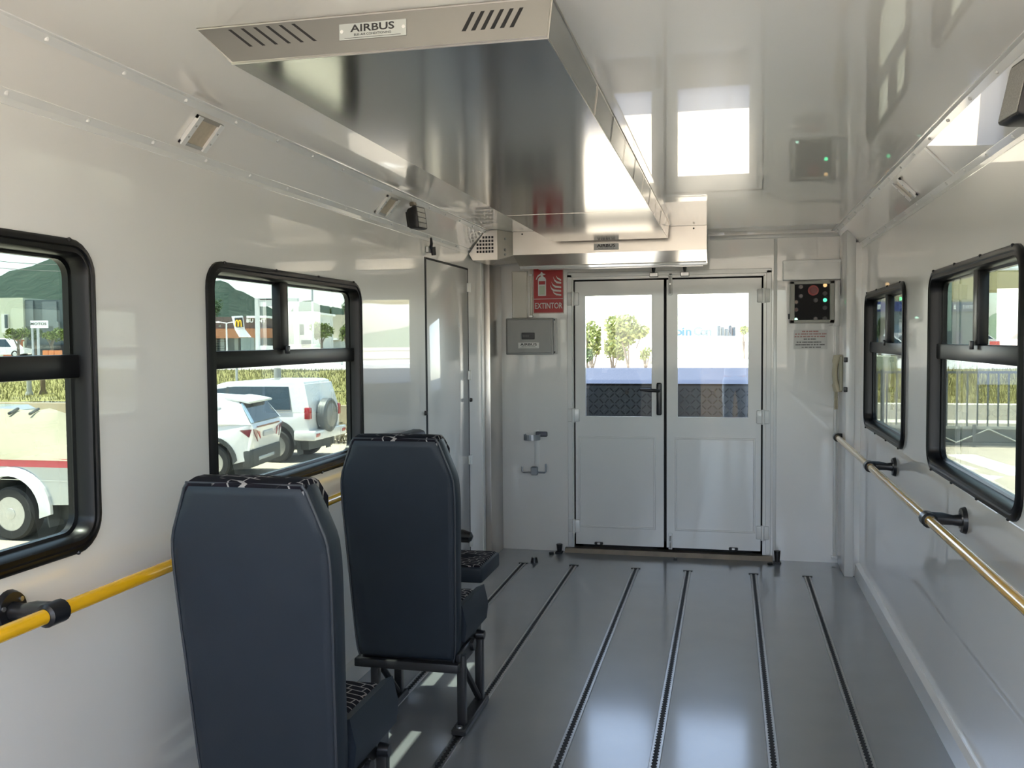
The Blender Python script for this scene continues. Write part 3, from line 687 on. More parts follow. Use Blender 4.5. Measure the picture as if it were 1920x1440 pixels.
def seat_proto(loc, lab):
    t = thing('bus_seat', lab, 'seat', loc, local=True, group='forward-facing bus seats')
    b = B()
    st = [(-.002, .030), (.000, .014), (.008, .006), (.014, .010), (.020, .004), (.032, .000), (.075, .000), (.090, .006)]
    loft(b, [[(x, rec(y, z)+(.0 if y > 0 else 0), z) for x, z in outline(i)] for y, i in st])
    bk = obj('backrest_shell', b, M_vinyl, t, smooth=True)
    b = B()
    for s in (-1, 1):
        tube(b, [(s*(x-.004), rec(.010, z)-.003, z) for x, z in HALF], .004, 6)
    tube(b, [(x, rec(.010, 1.140), 1.140) for x in (-.166, 0, .166)], .004, 6)
    obj('piping', b, mat('grey_piping', (.035, .04, .05), .45), bk, smooth=True)
    b = B()
    loft(b, [[(x, rec(y, z)+.0, z) for x, z in outline(i)] for y, i in ((.088, .012), (.115, .02), (.128, .045))]); obj('front_cushion', b, M_fab, t, smooth=True)
    # fabric headroll that laps over the top edge
    b = B(); sec = [(.006, 1.128), (.006, 1.141), (.014, 1.147), (.045, 1.153), (.085, 1.153), (.112, 1.142), (.126, 1.11), (.116, 1.03)]
    loft(b, [[(x*(k if z > 1.12 else 1.0), rec(y, z), z+dz) for y, z in sec] for x, k, dz in ((-.176, .94, -.014), (-.160, .985, -.002), (0, 1, .001), (.160, .985, -.002), (.176, .94, -.014))]); obj('head_roll', b, M_fab, t, smooth=True)
    # seat cushion
    b = B(); box(b, -.200, .200, .06, .435, .335, .452, bev=.035, seg=3); cu = obj('seat_cushion', b, M_vinyl, t, smooth=True)
    b = B(); box(b, -.168, .168, .06, .415, .40, .462, bev=.02, seg=3); obj('cushion_top', b, M_fab, cu, smooth=True)
    for s in (-1, 1):
        b = B(); loft(b, [[(s*(.160+q), y, z) for q, z in ((.0, .36), (.05, .335), (.058, .40), (.040, .478), (.005, .462))] for y in (.09, .13, .38, .425)]); obj('side_bolster', b, M_vinyl, t, smooth=True)
    # steel frame
    bx('back_frame', (-.205, .212, -.015, .035, .248, .282), M_blackm, t, bev=.006)
    bx('seat_frame', (-.185, .19, .02, .42, .268, .335), M_blackm, t, bev=.01)
    for s in (-1, 1):
        xs = .032+s*.175
        for y in (.055, .315): bx('leg', (xs-.016, xs+.016, y-.016, y+.016, .03, .30), M_blackm, t, bev=.003)
        b = B(); tube(b, [(xs, .07, .25), (xs, .30, .04)], .013, 8); obj('brace', b, M_blackm, t, smooth=True)
        b = B(); box(b, xs-.028, xs+.028, -.005, .36, .0045, .032, .006); k = obj('foot_plate', b, M_blackm, t, smooth=True)
        for y in (.015, .345):
            bb = B(); disc(bb, (xs, y, .03), (0, 0, 1), .012, .008, 8); obj('foot_bolt', bb, M_alu, k)
    b = B(); box(b, .19, .212, .02, .22, .255, .315, .006); tube(b, [(.21, .18, .30), (.225, .18, .30)], .024, 10); obj('recliner', b, M_blackm, t, smooth=True)
    b = B(); tube(b, [(.20, .305, .30), (.232, .305, .30)], [.022, .018], 10); obj('knob', b, M_black, t, smooth=True)
    b = B(); tube(b, [(-.18, .06, .262), (-.18, .06, .24), (.19, .06, .24), (.19, .06, .262)], .007, 6); obj('cross_bar', b, M_blackm, t, smooth=True)
    return t
s1 = seat_proto((-1.197, 2.235, 0), 'nearest dark blue bus seat seen from behind, its lower half out of frame')
dup(s1, (-1.197, 3.335, 0), label='second dark blue bus seat from behind, its black legs in view')
# fold-down seat on the left wall
t = thing('fold_down_seat', 'dark patterned fold-down seat on the left wall, mostly hidden beyond the second bus seat', 'seat', (-1.40, 4.42, .3))
b = B(); box(b, XL+.005, -1.52, 4.22, 4.615, .50, 1.045, bev=.03, seg=3); obj('backrest', b, M_vinyl, t, smooth=True)
b = B(); box(b, -1.54, -1.505, 4.25, 4.585, .53, 1.02, bev=.015, seg=2); obj('back_pad', b, M_fab, t, smooth=True)
b = B(); box(b, -1.53, -1.135, 4.245, 4.60, .345, .420, bev=.012, seg=2); c = obj('seat_cushion', b, M_vinyl, t, smooth=True)
b = B(); box(b, -1.52, -1.150, 4.260, 4.585, .40, .427, bev=.008, seg=2); obj('cushion_top', b, M_fab, c, smooth=True)
b = B(); box(b, XL+.002, -1.45, 4.27, 4.30, .28, .35, .005); box(b, XL+.002, -1.45, 4.55, 4.58, .28, .35, .005); obj('hinge_arm', b, M_blackm, t, smooth=True)
b = B(); tube(b, [(-1.52, 4.27, .555), (-1.36, 4.27, .566), (-1.235, 4.27, .566), (-1.198, 4.27, .560), (-1.188, 4.27, .556)], [.018, .026, .032, .026, .012], 12); obj('armrest', b, M_black, t, smooth=True)
#EXTERIOR#
# ------------------------------------------------------------------ outdoors: ground
GZ = -1.2
M_asph = mat('pale_concrete_yard', (.43, .375, .30), .9, spec=.2, noise=(.35, .16), bump=(6, .3, 4, .02))
bx('ground', (-120, 160, -90, 24.5, GZ-.3, GZ), M_asph)['kind'] = 'structure'
M_grass = mat('dry_grass', (.33, .285, .125), 1, spec=.05, noise=(.5, .3, (.24, .235, .09)), bump=(5, 1, 6, .10))
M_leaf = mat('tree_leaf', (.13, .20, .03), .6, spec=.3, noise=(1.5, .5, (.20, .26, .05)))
M_leaf3 = mat('glare_washed_leaf', (.20, .26, .075), .6, spec=.3, noise=(1.5, .5, (.29, .33, .12)))  # leaf green lightened to paint in the glare behind the back door
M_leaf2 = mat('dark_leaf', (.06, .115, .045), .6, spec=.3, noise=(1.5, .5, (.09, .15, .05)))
M_bark = mat('bark', (.16, .13, .10), .9, noise=(8, .3))
M_conc = mat('concrete_pole_grey', (.34, .34, .32), .8, noise=(3, .12))
M_galv = mat('galvanised_steel', (.42, .44, .45), .5, metal=.4, noise=(6, .12))
M_rwall = mat('ochre_block_wall', (.40, .33, .22), .9, noise=(1.2, .12), bump=(8, .3, 3, .02))
def terrain(name, X0, X1, ys, zf, step, m, label=None, cat=None, amp=.0, kind='structure'):
    b = B(); xs = [X0+(X1-X0)*i/step for i in range(step+1)]; g = []
    for y in ys: g.append([b.verts.new((x, y, zf(x, y)+random.uniform(-amp, amp))) for x in xs])
    for i in range(len(ys)-1):
        for j in range(step): b.faces.new((g[i][j], g[i][j+1], g[i+1][j+1], g[i+1][j]))
    o = obj(name, b, m, smooth=True); o['kind'] = kind
    return o
# retaining wall and grass bank on the far left, road above
wl = bx('retaining_wall', (-60, -6.6, 24.5, 24.8, GZ, -.30), M_rwall); tag(wl, 'low ochre retaining wall behind the parked cars, grass bank on top', 'wall')
kb = bx('yard_kerb', (-60, -6.2, 24.0, 24.5, GZ, GZ+.12), mat('white_kerb', (.62, .58, .48), .9, noise=(4, .1))); tag(kb, 'pale kerb at the foot of the ochre retaining wall', 'kerb')
terrain('grass_bank', -80, -5.5, [24.75, 26, 28, 30, 32, 34, 36], lambda x, y: -.30+.62*min(1, (y-24.75)/9), 60, M_grass, amp=.05)
def tufts(name, n, x0, x1, y0, y1, zf, h, m, lab):
    vs = []; fs = []
    for i in range(n):
        x = random.uniform(x0, x1); y = random.uniform(y0, y1); z = zf(x, y); a = random.uniform(0, 6.28); hh = h*random.uniform(.5, 1.3); k = len(vs)
        dx, dy = .016*math.cos(a), .016*math.sin(a); lx, ly = random.uniform(-.3, .3)*hh, random.uniform(-.3, .3)*hh
        vs += [(x-dx, y-dy, z-.02), (x+dx, y+dy, z-.02), (x+lx, y+ly, z+hh)]; fs.append((k, k+1, k+2))
    me = bpy.data.meshes.new(name); me.from_pydata(vs, [], fs); o = obj(name, me, m); o['kind'] = 'stuff'; o['label'] = lab; o['category'] = 'grass'
tufts('bank_grass', 18000, -34, -6.5, 24.9, 36, lambda x, y: -.30+.62*min(1, (y-24.75)/9), .12, M_grass, 'dry yellow green grass growing on the bank above the ochre wall')
bx('road', (-160, -5, 36, 62, -.2, .33), mat('pale_road', (.50, .48, .45), .9, noise=(.3, .08)))['kind'] = 'structure'
bx('far_ground', (-400, 400, 62, 460, -1.5, .30), mat('far_dusty_ground', (.44, .42, .34), .95, noise=(.05, .2)))['kind'] = 'structure'
bx('ground_beyond', (-5.5, 200, 24.5, 62, GZ-.4, GZ-.001), M_asph)['kind'] = 'structure'

# ------------------------------------------------------------------ vehicles
M_car = mat('white_car_paint', (.74, .74, .73), .3, coat=1, coat_r=.03, noise=(3, .02))
M_silver = mat('silver_car_paint', (.46, .49, .50), .3, metal=.5, coat=1, noise=(3, .04))
M_cglass = mat('dark_car_glass', (.018, .032, .04), .06, spec=.9, noise=(4, .3))
M_tyre = mat('tyre_rubber', (.025, .025, .025), .8, noise=(20, .2))
M_rim = mat('alloy_rim', (.55, .56, .56), .3, metal=.8, noise=(10, .1))
M_clad = mat('black_cladding', (.045, .05, .05), .6, noise=(10, .15))
M_tail = mat('red_tail_lamp', (.38, .015, .02), .15, coat=1, noise=(10, .2))
M_tail2 = mat('smoked_tail_lamp', (.16, .02, .03), .15, coat=1, noise=(10, .2))
M_plateg = mat('number_plate_grey', (.48, .48, .48), .5)
def side_prism(bm, pts, wf, taper=None):
    """side profile (x,z) swept across the car; wf(x,z) is the half width at that profile point"""
    a = [bm.verts.new((x, wf(x, z), z)) for x, z in pts]; c = [bm.verts.new((x, -wf(x, z), z)) for x, z in pts]
    bm.faces.new(a); bm.faces.new(c[::-1]); n = len(a)
    for i in range(n): bm.faces.new((a[i], c[i], c[(i+1) % n], a[(i+1) % n]))
def skinp(t, name, pts, wf, mm, off=.006, th=.012, sides=(-1, 1)):
    for s in sides:
        b = B()
        lo = [(x, s*(wf(x, z)+off), z) for x, z in pts]
        prism(b, lo, (0, -s*th, 0)); obj(name, b, mm, t)
def arch(cx, cz, r, zb, n=10):
    a0 = math.asin(max(-1, min(1, (zb-cz)/r)))
    return [(cx+r*math.cos(math.pi-a0-(math.pi-2*a0)*k/n), cz+r*math.sin(math.pi-a0-(math.pi-2*a0)*k/n)) for k in range(n+1)]
def wheel(t, x, y, r, w, s, holes=7):
    o = thing_local = bpy.data.objects.new('wheel', None)
    bpy.data.objects.remove(o)
    b = B(); pr = [(.64, -.5), (.92, -.5), (1, -.36), (1, .36), (.92, .5), (.64, .5)]
    loft(b, [[(x+r*k*math.cos(q*math.pi/14), y+w*j, r+r*k*math.sin(q*math.pi/14)) for q in range(28)] for k, j in pr], cap=False, closed=True)
    k = obj('wheel', b, M_tyre, t, smooth=True)
    yo = y+s*w*.42
    b = B(); loft(b, [[(x+r*kk*math.cos(q*math.pi/14), yo+s*w*dd, r+r*kk*math.sin(q*math.pi/14)) for q in range(28)] for kk, dd in ((.66, .04), (.60, .02), (.52, -.10), (.24, -.06), (.20, .06), (.10, .07))]); obj('rim', b, M_rim, k, smooth=True)
    for q in range(holes):
        a = q*2*math.pi/holes+.3; b = B()
        loft(b, [[(x+r*.45*math.cos(a)+r*.12*math.cos(c*math.pi/3), yo+s*w*d, r+r*.45*math.sin(a)+r*.12*math.sin(c*math.pi/3)) for c in range(6)] for d in (-.115, -.05)]); obj('rim_opening', b, M_clad, k)
def underbody(t, x0, x1, w, z0, z1): bx('underbody', (x0, x1, -w, w, z0, z1), M_clad, t)
PI = math.pi

# old white off-roader with a spare wheel on its tailgate
t = thing('off_road_car', 'old white off-road car with a grey-covered spare wheel on its tailgate', 'car', (-11.10, 20.0, GZ), PI, local=True); t.scale = (.93, 1, 1)
def wf(x, z):
    base = .86 if z < 1.12 else .86-(z-1.12)*.20
    return base-max(0, abs(x)-2.0)*.25
pro = [(-2.16, .55)]+[(-1.82, .50)]+arch(-1.35, .40, .46, .50)+[(-.88, .42), (.92, .42)]+arch(1.40, .40, .46, .45)+[(2.1, .48), (2.24, .62), (2.24, .95), (2.12, 1.06), (1.15, 1.13), (-2.20, 1.13)]
b = B(); side_prism(b, pro, wf); obj('body', b, M_car, t)
gh = [(-2.20, 1.13), (1.15, 1.13), (.42, 1.70), (.10, 1.80), (-.6, 1.845), (-1.85, 1.84), (-2.02, 1.79)]
b = B(); side_prism(b, gh, wf); bmesh.ops.bevel(b, geom=[e for e in b.edges if min(v.co.z for v in e.verts) > 1.6], offset=.04, segments=2, affect='EDGES'); obj('roof_cabin', b, M_car, t, smooth=True)
skinp(t, 'side_window', [(-1.72, 1.19), (.78, 1.19), (.92, 1.19), (.30, 1.64), (-.2, 1.70), (-1.62, 1.70)], wf, M_cglass)
skinp(t, 'window_pillar', [(-.02, 1.19), (.06, 1.19), (.02, 1.69), (-.05, 1.69)], wf, M_clad, .008)
skinp(t, 'wheel_arch', [(-1.35+.56*math.cos(a), .40+.56*math.sin(a)) for a in [math.radians(q) for q in range(0, 181, 15)]]+[(-1.35+.46*math.cos(a), .40+.46*math.sin(a)) for a in [math.radians(q) for q in range(180, -1, -15)]], wf, M_clad, .02, .05)
skinp(t, 'wheel_arch', [(1.40+.56*math.cos(a), .40+.56*math.sin(a)) for a in [math.radians(q) for q in range(0, 181, 15)]]+[(1.40+.46*math.cos(a), .40+.46*math.sin(a)) for a in [math.radians(q) for q in range(180, -1, -15)]], wf, M_clad, .02, .05)
skinp(t, 'side_moulding', [(-.86, .62), (.88, .62), (.88, .70), (-.86, .70)], wf, M_clad, .012)
b = B(); loft(b, [[(x, y, z) for x, y, z in ((-2.13-(z0-1.15)*-.24, -.70, z0), (-2.13+(z0-1.15)*.24, .70, z0))]+[(-2.16+(z0-1.15)*.24, .70, z0), (-2.16+(z0-1.15)*.24, -.70, z0)] for z0 in (1.20, 1.70)]); obj('rear_window', b, M_cglass, t)
bx('rear_bumper', (-2.36, -1.80, -.89, .89, .50, .72), M_car, t, bev=.04)
for s in (-1, 1):
    bx('tail_lamp', (-2.225, -2.07, s*.80-.055, s*.80+.055, .98, 1.24), M_tail, t, bev=.02)
    bx('bumper_lamp', (-2.372, -2.30, s*.72-.10, s*.72+.10, .58, .66), M_tail, t, bev=.01)
    bx('door_mirror', (.78, .92, s*.98-.10, s*.98+.10, 1.16, 1.32), M_car, t, bev=.03)
    bx('headlamp', (2.14, 2.27, s*.66-.16, s*.66+.16, .80, .98), M_cglass, t, bev=.02)
for s in (-1, 1):
    wheel(t, -1.35, s*.76, .37, .25, s); wheel(t, 1.40, s*.76, .37, .25, s)
    b = B(); prism(b, [(-1.86, s*.62, .50), (-1.86, s*.88, .50), (-1.90, s*.88, .18), (-1.90, s*.62, .18)], (-.02, 0, 0)); obj('mud_flap', b, M_clad, t)
b = B(); tube(b, [(-2.20, .12, 1.03), (-2.23, .12, 1.03), (-2.40, .12, 1.03), (-2.43, .12, 1.03)], [.34, .385, .385, .35], 28); sp = obj('spare_wheel', b, mat('spare_cover_grey', (.10, .11, .115), .45, noise=(6, .2)), t, smooth=True)
b = B(); tube(b, [(-2.431, .12, 1.03), (-2.438, .12, 1.03)], [.27, .26], 24); obj('cover_face', b, mat('spare_cover_face', (.22, .22, .21), .4, noise=(4, .3)), sp, smooth=True)
underbody(t, -2.1, 2.1, .70, .28, .56)

# white crossover with claw-shaped lamps
t = thing('crossover_car', 'modern white crossover with smoked claw-shaped tail lamps, parked in front of the off-road car', 'car', (-11.23, 16.99, GZ), PI+.14, local=True)
def wf2(x, z):
    base = .90 if z < 1.05 else .90-(z-1.05)*.42
    return base-max(0, abs(x)-1.75)*.16
pro = [(-2.10, .62), (-2.02, .40)]+arch(-1.35, .37, .43, .34)+[(-.9, .30), (.95, .30)]+arch(1.38, .37, .43, .34)+[(2.05, .36), (2.22, .55), (2.2, .85), (2.0, 1.0), (1.05, 1.10), (-1.3, 1.14), (-2.12, 1.12), (-2.18, 1.02), (-2.14, .80)]
b = B(); side_prism(b, pro, wf2); obj('body', b, M_car, t)
gh = [(-2.12, 1.10), (-1.3, 1.12), (1.05, 1.09), (.35, 1.50), (-.1, 1.61), (-.7, 1.65), (-1.5, 1.60), (-1.86, 1.53)]
b = B(); side_prism(b, gh, wf2); bmesh.ops.bevel(b, geom=[e for e in b.edges if min(v.co.z for v in e.verts) > 1.45], offset=.035, segments=2, affect='EDGES'); obj('roof_cabin', b, M_car, t, smooth=True)
skinp(t, 'side_window', [(-1.45, 1.18), (-.05, 1.15), (.85, 1.14), (.30, 1.46), (-.2, 1.54), (-.8, 1.55), (-1.3, 1.40)], wf2, M_cglass)
skinp(t, 'window_pillar', [(-.42, 1.15), (-.34, 1.15), (-.38, 1.55), (-.46, 1.55)], wf2, M_clad, .008)
skinp(t, 'window_bar', [(-1.46, 1.40), (-.7, 1.575), (-.2, 1.565), (-.2, 1.585), (-.7, 1.60), (-1.5, 1.44)], wf2, M_galv, .008)
b = B(); v = [(-1.885, -.60, 1.515), (-1.885, .60, 1.515), (-2.135, .74, 1.135), (-2.135, -.74, 1.135)]; prism(b, v, (-.012, 0, .008)); obj('rear_window', b, M_cglass, t)
for s in (-1, 1):
    b = B(); prism(b, [(-1.87, s*.60, 1.52), (-1.87, s*.66, 1.50), (-2.13, s*.82, 1.13), (-2.14, s*.74, 1.13)], (-.02, 0, .012)); obj('rear_quarter_trim', b, mat('sky_blue_trim', (.30, .42, .55), .15, coat=1), t)
b = B(); loft(b, [[(x, -.66, z), (x, .66, z), (x, .66, z+.035), (x, -.66, z+.035)] for x, z in ((-1.55, 1.585), (-1.86, 1.54), (-2.03, 1.50))]); obj('roof_spoiler', b, M_car, t)
bx('light_bar', (-2.200, -2.17, -.62, .62, 1.035, 1.062), M_tail2, t)
for s in (-1, 1):
    b = B(); prism(b, [(-2.155, s*.30, 1.0), (-2.15, s*.895, 1.02), (-1.92, s*.905, 1.0)][1:]+[(-2.10, s*.90, .86)], (-.02, s*.012, 0)); obj('tail_lamp', b, M_tail2, t)
    for k, (ya, yb2, zt, zb2) in enumerate(((.86, .62, 1.02, .76), (.66, .46, .98, .80))):
        b = B(); prism(b, [(-2.17, s*ya, zt), (-2.175, s*(yb2+.06), zt-.03), (-2.168, s*yb2, zb2), (-2.165, s*(yb2+.06), zb2+.08)], (-.018, 0, 0)); obj('tail_lamp_claw', b, M_tail2 if k == 0 else M_tail, t)
    bx('headlamp', (2.10, 2.22, s*.70-.14, s*.70+.14, .62, .80), M_cglass, t, bev=.02)
    bx('door_mirror', (.72, .88, s*1.0-.09, s*1.0+.09, 1.10, 1.24), M_car, t, bev=.03)
    wheel(t, -1.35, s*.78, .36, .24, s, 5); wheel(t, 1.38, s*.78, .36, .24, s, 5)
    for cx_ in (-1.35, 1.38):
        b = B(); P_ = [(cx_+.51*math.cos(a), .37+.51*math.sin(a)) for a in [math.radians(q) for q in range(-5, 186, 15)]]+[(cx_+.43*math.cos(a), .37+.43*math.sin(a)) for a in [math.radians(q) for q in range(185, -6, -15)]]
        prism(b, [(x, s*.915, z) for x, z in P_], (0, -s*.05, 0)); obj('wheel_arch', b, M_clad, t)
skinp(t, 'sill_cladding', [(-.84, .30), (.87, .30), (.87, .44), (-.84, .44)], wf2, M_clad, .012)
bx('rear_bumper_cladding', (-2.13, -1.95, -.86, .86, .28, .60), M_clad, t, bev=.03)
bx('skid_plate', (-2.14, -2.05, -.45, .45, .36, .44), M_galv, t, bev=.02)
pl_ = bx('number_plate', (-2.185, -2.16, -.26, .26, .82, .93), M_plateg, t, bev=.004)
underbody(t, -2.0, 2.05, .72, .22, .42)
b = B(); prism(b, [(-.95, -.01, 1.64), (-1.12, -.01, 1.63), (-1.10, -.01, 1.70)], (0, .02, 0)); obj('roof_aerial', b, M_clad, t)

# silver and red pickup with a tarpaulin over its load
t = thing('pickup_truck', 'silver pickup with a red stripe, beige tarpaulin over its load', 'pickup', (-11.06, 11.78, GZ), PI, local=True)
def wf3(x, z): return .86 if z < 1.2 else .86-(z-1.2)*.22
pro = [(-2.50, .62), (-2.45, .52), (-1.98, .50)]+arch(-1.45, .40, .49, .50)+[(-.93, .44), (1.02, .44)]+arch(1.5, .40, .46, .45)+[(2.3, .48), (2.42, .62), (2.40, .92), (2.25, 1.02), (1.25, 1.14), (-2.50, 1.14)]
b = B(); side_prism(b, pro, wf3); obj('body', b, M_silver, t)
skinp(t, 'red_stripe', [(-2.50, 1.02), (1.2, 1.02), (1.2, 1.14), (-2.50, 1.14)], wf3, mat('red_stripe_paint', (.62, .05, .08), .3, coat=1), .006)
skinp(t, 'side_crease', [(-2.48, .835), (-1.02, .835), (-1.02, .845), (-2.48, .845)], wf3, mat('pale_silver', (.62, .64, .64), .3, metal=.5), .004)
gh = [(-.55, 1.14), (1.25, 1.14), (.55, 1.68), (.2, 1.76), (-.4, 1.76), (-.52, 1.70)]
b = B(); side_prism(b, gh, wf3); obj('cab', b, M_silver, t)
skinp(t, 'side_window', [(-.42, 1.22), (1.0, 1.22), (.48, 1.64), (-.40, 1.66)], wf3, M_cglass)
for cx_ in (-1.45, 1.5):
    for s in (-1, 1):
        b = B(); P_ = [(cx_+.64*math.cos(a), .42+.60*math.sin(a)) for a in [math.radians(q) for q in range(-8, 189, 12)]]+[(cx_+.50*math.cos(a), .40+.50*math.sin(a)) for a in [math.radians(q) for q in range(188, -9, -12)]]
        a_ = [b.verts.new((x, s*.845, z)) for x, z in P_]; c_ = [b.verts.new((x, s*(.945 if i >= len(P_)//2 else .90), z)) for i, (x, z) in enumerate(P_)]
        n_ = len(P_); b.faces.new(a_); b.faces.new(c_[::-1])
        for i in range(n_): b.faces.new((a_[i], c_[i], c_[(i+1) % n_], a_[(i+1) % n_]))
        obj('flared_wheel_arch', b, M_car, t)
for s in (-1, 1):
    wheel(t, -1.45, s*.78, .37, .26, s, 6); wheel(t, 1.5, s*.78, .37, .26, s, 6)
    b = B(); prism(b, [(-1.98, s*.60, .56), (-1.98, s*.88, .56), (-2.04, s*.88, .20), (-2.04, s*.60, .20)], (-.02, 0, 0)); obj('mud_flap', b, M_clad, t)
    bx('tail_lamp', (-2.52, -2.47, s*.78-.07, s*.78+.07, .72, .98), M_tail, t, bev=.01)
bx('rear_bumper', (-2.62, -2.46, -.84, .84, .42, .60), M_clad, t, bev=.03)
M_tarp = mat('beige_tarpaulin', (.30, .27, .19), .75, noise=(2, .12), bump=(3.2, .55, 4, .03))
b = B(); ns = 14; loops = []
for i in range(ns+1):
    x = -2.53+2.0*i/ns; hz = 1.74-max(0, (-1.50-x))*.50
    row = []
    for k in range(13):
        f = k/12; y = -.90+1.80*f; e = abs(2*f-1)
        z = 1.145+(hz-1.145)*(1-e**1.7)+.012*math.sin(x*9+f*15)+.01*math.sin(x*23-f*8)
        row.append((x, y, z if 0 < k < 12 else 1.12))
    loops.append(row)
g = [[b.verts.new(p) for p in r] for r in loops]
for i in range(ns):
    for k in range(12): b.faces.new((g[i][k], g[i][k+1], g[i+1][k+1], g[i+1][k]))
b.faces.new([v for v in g[0]]); b.faces.new([v for v in g[-1]][::-1])
tp = obj('tarpaulin', b, M_tarp, t, smooth=True)
for x in (-.9, -1.25):
    b = B(); tube(b, [(x, .06, 1.755), (x-.05, .30, 1.70)], .022, 6); obj('tie_strap', b, M_clad, tp)
underbody(t, -2.4, 2.2, .66, .28, .54)

def gz(p):
    if p.y < 24.5: return GZ
    if p.x > -5.5:
        if p.y < 28.6: return GZ
        if p.x > -3 and p.y < 41.5 and p.x/p.y > .12: return -.55+.75*min(1, (p.y-29.2)/9)
        if p.y < 41.5: return GZ
        if p.x > -4 and p.x/p.y > .1 and p.y < 62: return .18
        return GZ if p.y < 62 else .30
    if p.y < 36: return -.30+.62*min(1, (p.y-24.75)/9)
    return .33 if p.y < 62 else .30
# weeds by the off-roader
def shrub(name, c, r, n, m, lab, cat='plant', ls=.06, stems=5):
    t = thing(name, lab, cat, c)
    vs = []; fs = []
    for i in range(n):
        d = Vector((random.gauss(0, .42), random.gauss(0, .42), random.random())); p = Vector(c)+Vector((d.x*r[0], d.y*r[0], d.z*r[1]))
        a = Vector((random.uniform(-1, 1), random.uniform(-1, 1), random.uniform(-1, 1))).normalized()*ls; q = a.cross(Vector((random.random(), random.random(), random.random()+.1))).normalized()*ls*.5; k = len(vs)
        vs += [p-a, p+q, p+a, p-q]; fs.append((k, k+1, k+2, k+3))
    me = bpy.data.meshes.new('foliage'); me.from_pydata([tuple(v) for v in vs], [], fs); obj('foliage', me, m, t, kind='stuff')
    for i in range(stems):
        b = B(); tube(b, [c, (c[0]+random.uniform(-.5, .5)*r[0], c[1]+random.uniform(-.5, .5)*r[0], c[2]+r[1]*random.uniform(.5, .95))], [.015, .006], 5); obj('stem', b, M_bark, t)
shrub('dry_weed', (-10.15, 23.2, GZ), (.48, .55), 500, mat('dry_weed_leaf', (.22, .18, .09), .9, noise=(3, .4, (.34, .30, .2))), 'dry brown weed growing at the wall foot behind the spare wheel', ls=.05)
shrub('dry_weed', (-11.6, 23.2, GZ), (.42, .42), 380, MATS['dry_weed_leaf'], 'smaller pale dry weed at the wall foot left of the brown weed', ls=.05)

# ------------------------------------------------------------------ far left scenery
def pole(name, d, x, ya, yb, r, m, lab, cat='pole', extra=None):
    a = W(d, x, yb); c = W(d, x, ya); a = Vector((c.x, c.y, gz(c)-.03))
    t = thing(name, lab, cat, tuple(a))
    b = B(); tube(b, [a, c], [r, r*.8], 12); obj('shaft', b, m, t, smooth=True)
    b = B(); tube(b, [a, a+Vector((0, 0, .12))], [r*1.6, r*1.3], 12); obj('foot', b, m, t, smooth=True)
    return t, a, c
pole('concrete_pole', 29, 514, 380, 722, .115, M_conc, 'thick grey concrete pole on the grass bank behind the off-road car')
pole('fence_post', 27, 443, 662, 728, .042, M_galv, 'short thin galvanised post on the grass bank left of the concrete pole')
pole('telegraph_pole', 31, 53, 672, 775, .085, M_conc, 'grey post on the grass bank, left one of the linked pair')
t, a, c = pole('timber_post', 31.2, 79, 672, 776, .085, mat('dark_timber', (.10, .06, .04), .9, noise=(6, .3)), 'dark brown timber post on the grass bank, right one of the linked pair')
b = B(); p0 = W(31, 53, 752); p1 = W(31.2, 79, 752); tube(b, [p0, p1], .03, 6); obj('cross_rung', b, MATS['dark_timber'], t)
t, a, c = pole('lamp_post', 55, 424.5, 606, 668, .05, mat('white_lamp_post', (.75, .75, .72), .4), 'white street lamp with two arms in front of the brown restaurant', 'street lamp')
for s in (-1, 1):
    b = B(); e = c+rt*s*.38+Vector((0, 0, .06)); tube(b, [c, e], .03, 6); k = obj('lamp_arm', b, MATS['white_lamp_post'], t)
    b = B(); ball(b, e+rt*s*.10, .1, 8, (1.6, 1.6, .5)); obj('lamp_head', b, MATS['white_lamp_post'], k)
t, a, c = pole('lamp_mast', 45, 584, 470, 718, .055, M_galv, 'tall thin grey lamp mast right of the window bar', 'street lamp')
b = B(); tube(b, [c, c+Vector((1.2, .2, .15))], .04, 6); obj('lamp_arm', b, M_galv, t)
# hills: ridge lines with a body behind and slopes in front
M_hill = mat('hazed_scrub_hillside', (.018, .038, .034), 1, spec=.02, noise=(.06, .4, (.058, .082, .064)), bump=(.12, 1, 6, 5))  # scrub green shifted bluer to paint in distance haze
def hill(name, d, ridge, base_y, lab, drop=.55, m=M_hill):
    b = B(); rows = []
    n = 60; xs = [ridge[0][0]+(ridge[-1][0]-ridge[0][0])*i/n for i in range(n+1)]
    def ry(x):
        for (xa, ya), (xb, yb) in zip(ridge, ridge[1:]):
            if xa <= x <= xb: return ya+(yb-ya)*(x-xa)/(xb-xa)
        return ridge[-1][1]
    for f in (1.35, 1.15, 1.0, .9, .8, .7, drop):
        row = []
        for x in xs:
            top = W(d, x, ry(x)+random.uniform(-1, 1)); bot = W(d*f, x, base_y)
            ht = (top.z-.3)*max(0, 1-abs(f-1)/(.36 if f > 1 else 1-drop+.001)) if f != 1 else top.z-.3
            p = W(d*f, x, base_y); jit = random.uniform(-.04, .04)*ht if 1.3 > f > drop and f != 1 else 0
            row.append((p.x, p.y, .3+ht**1.0*(1 if f == 1 else .97)+jit if f > drop else .25))
        rows.append(row)
    g = [[b.verts.new(p) for p in r] for r in rows]
    for i in range(len(g)-1):
        for k in range(n): b.faces.new((g[i][k], g[i][k+1], g[i+1][k+1], g[i+1][k]))
    o = obj(name, b, m, smooth=True); tag(o, lab, 'hill')
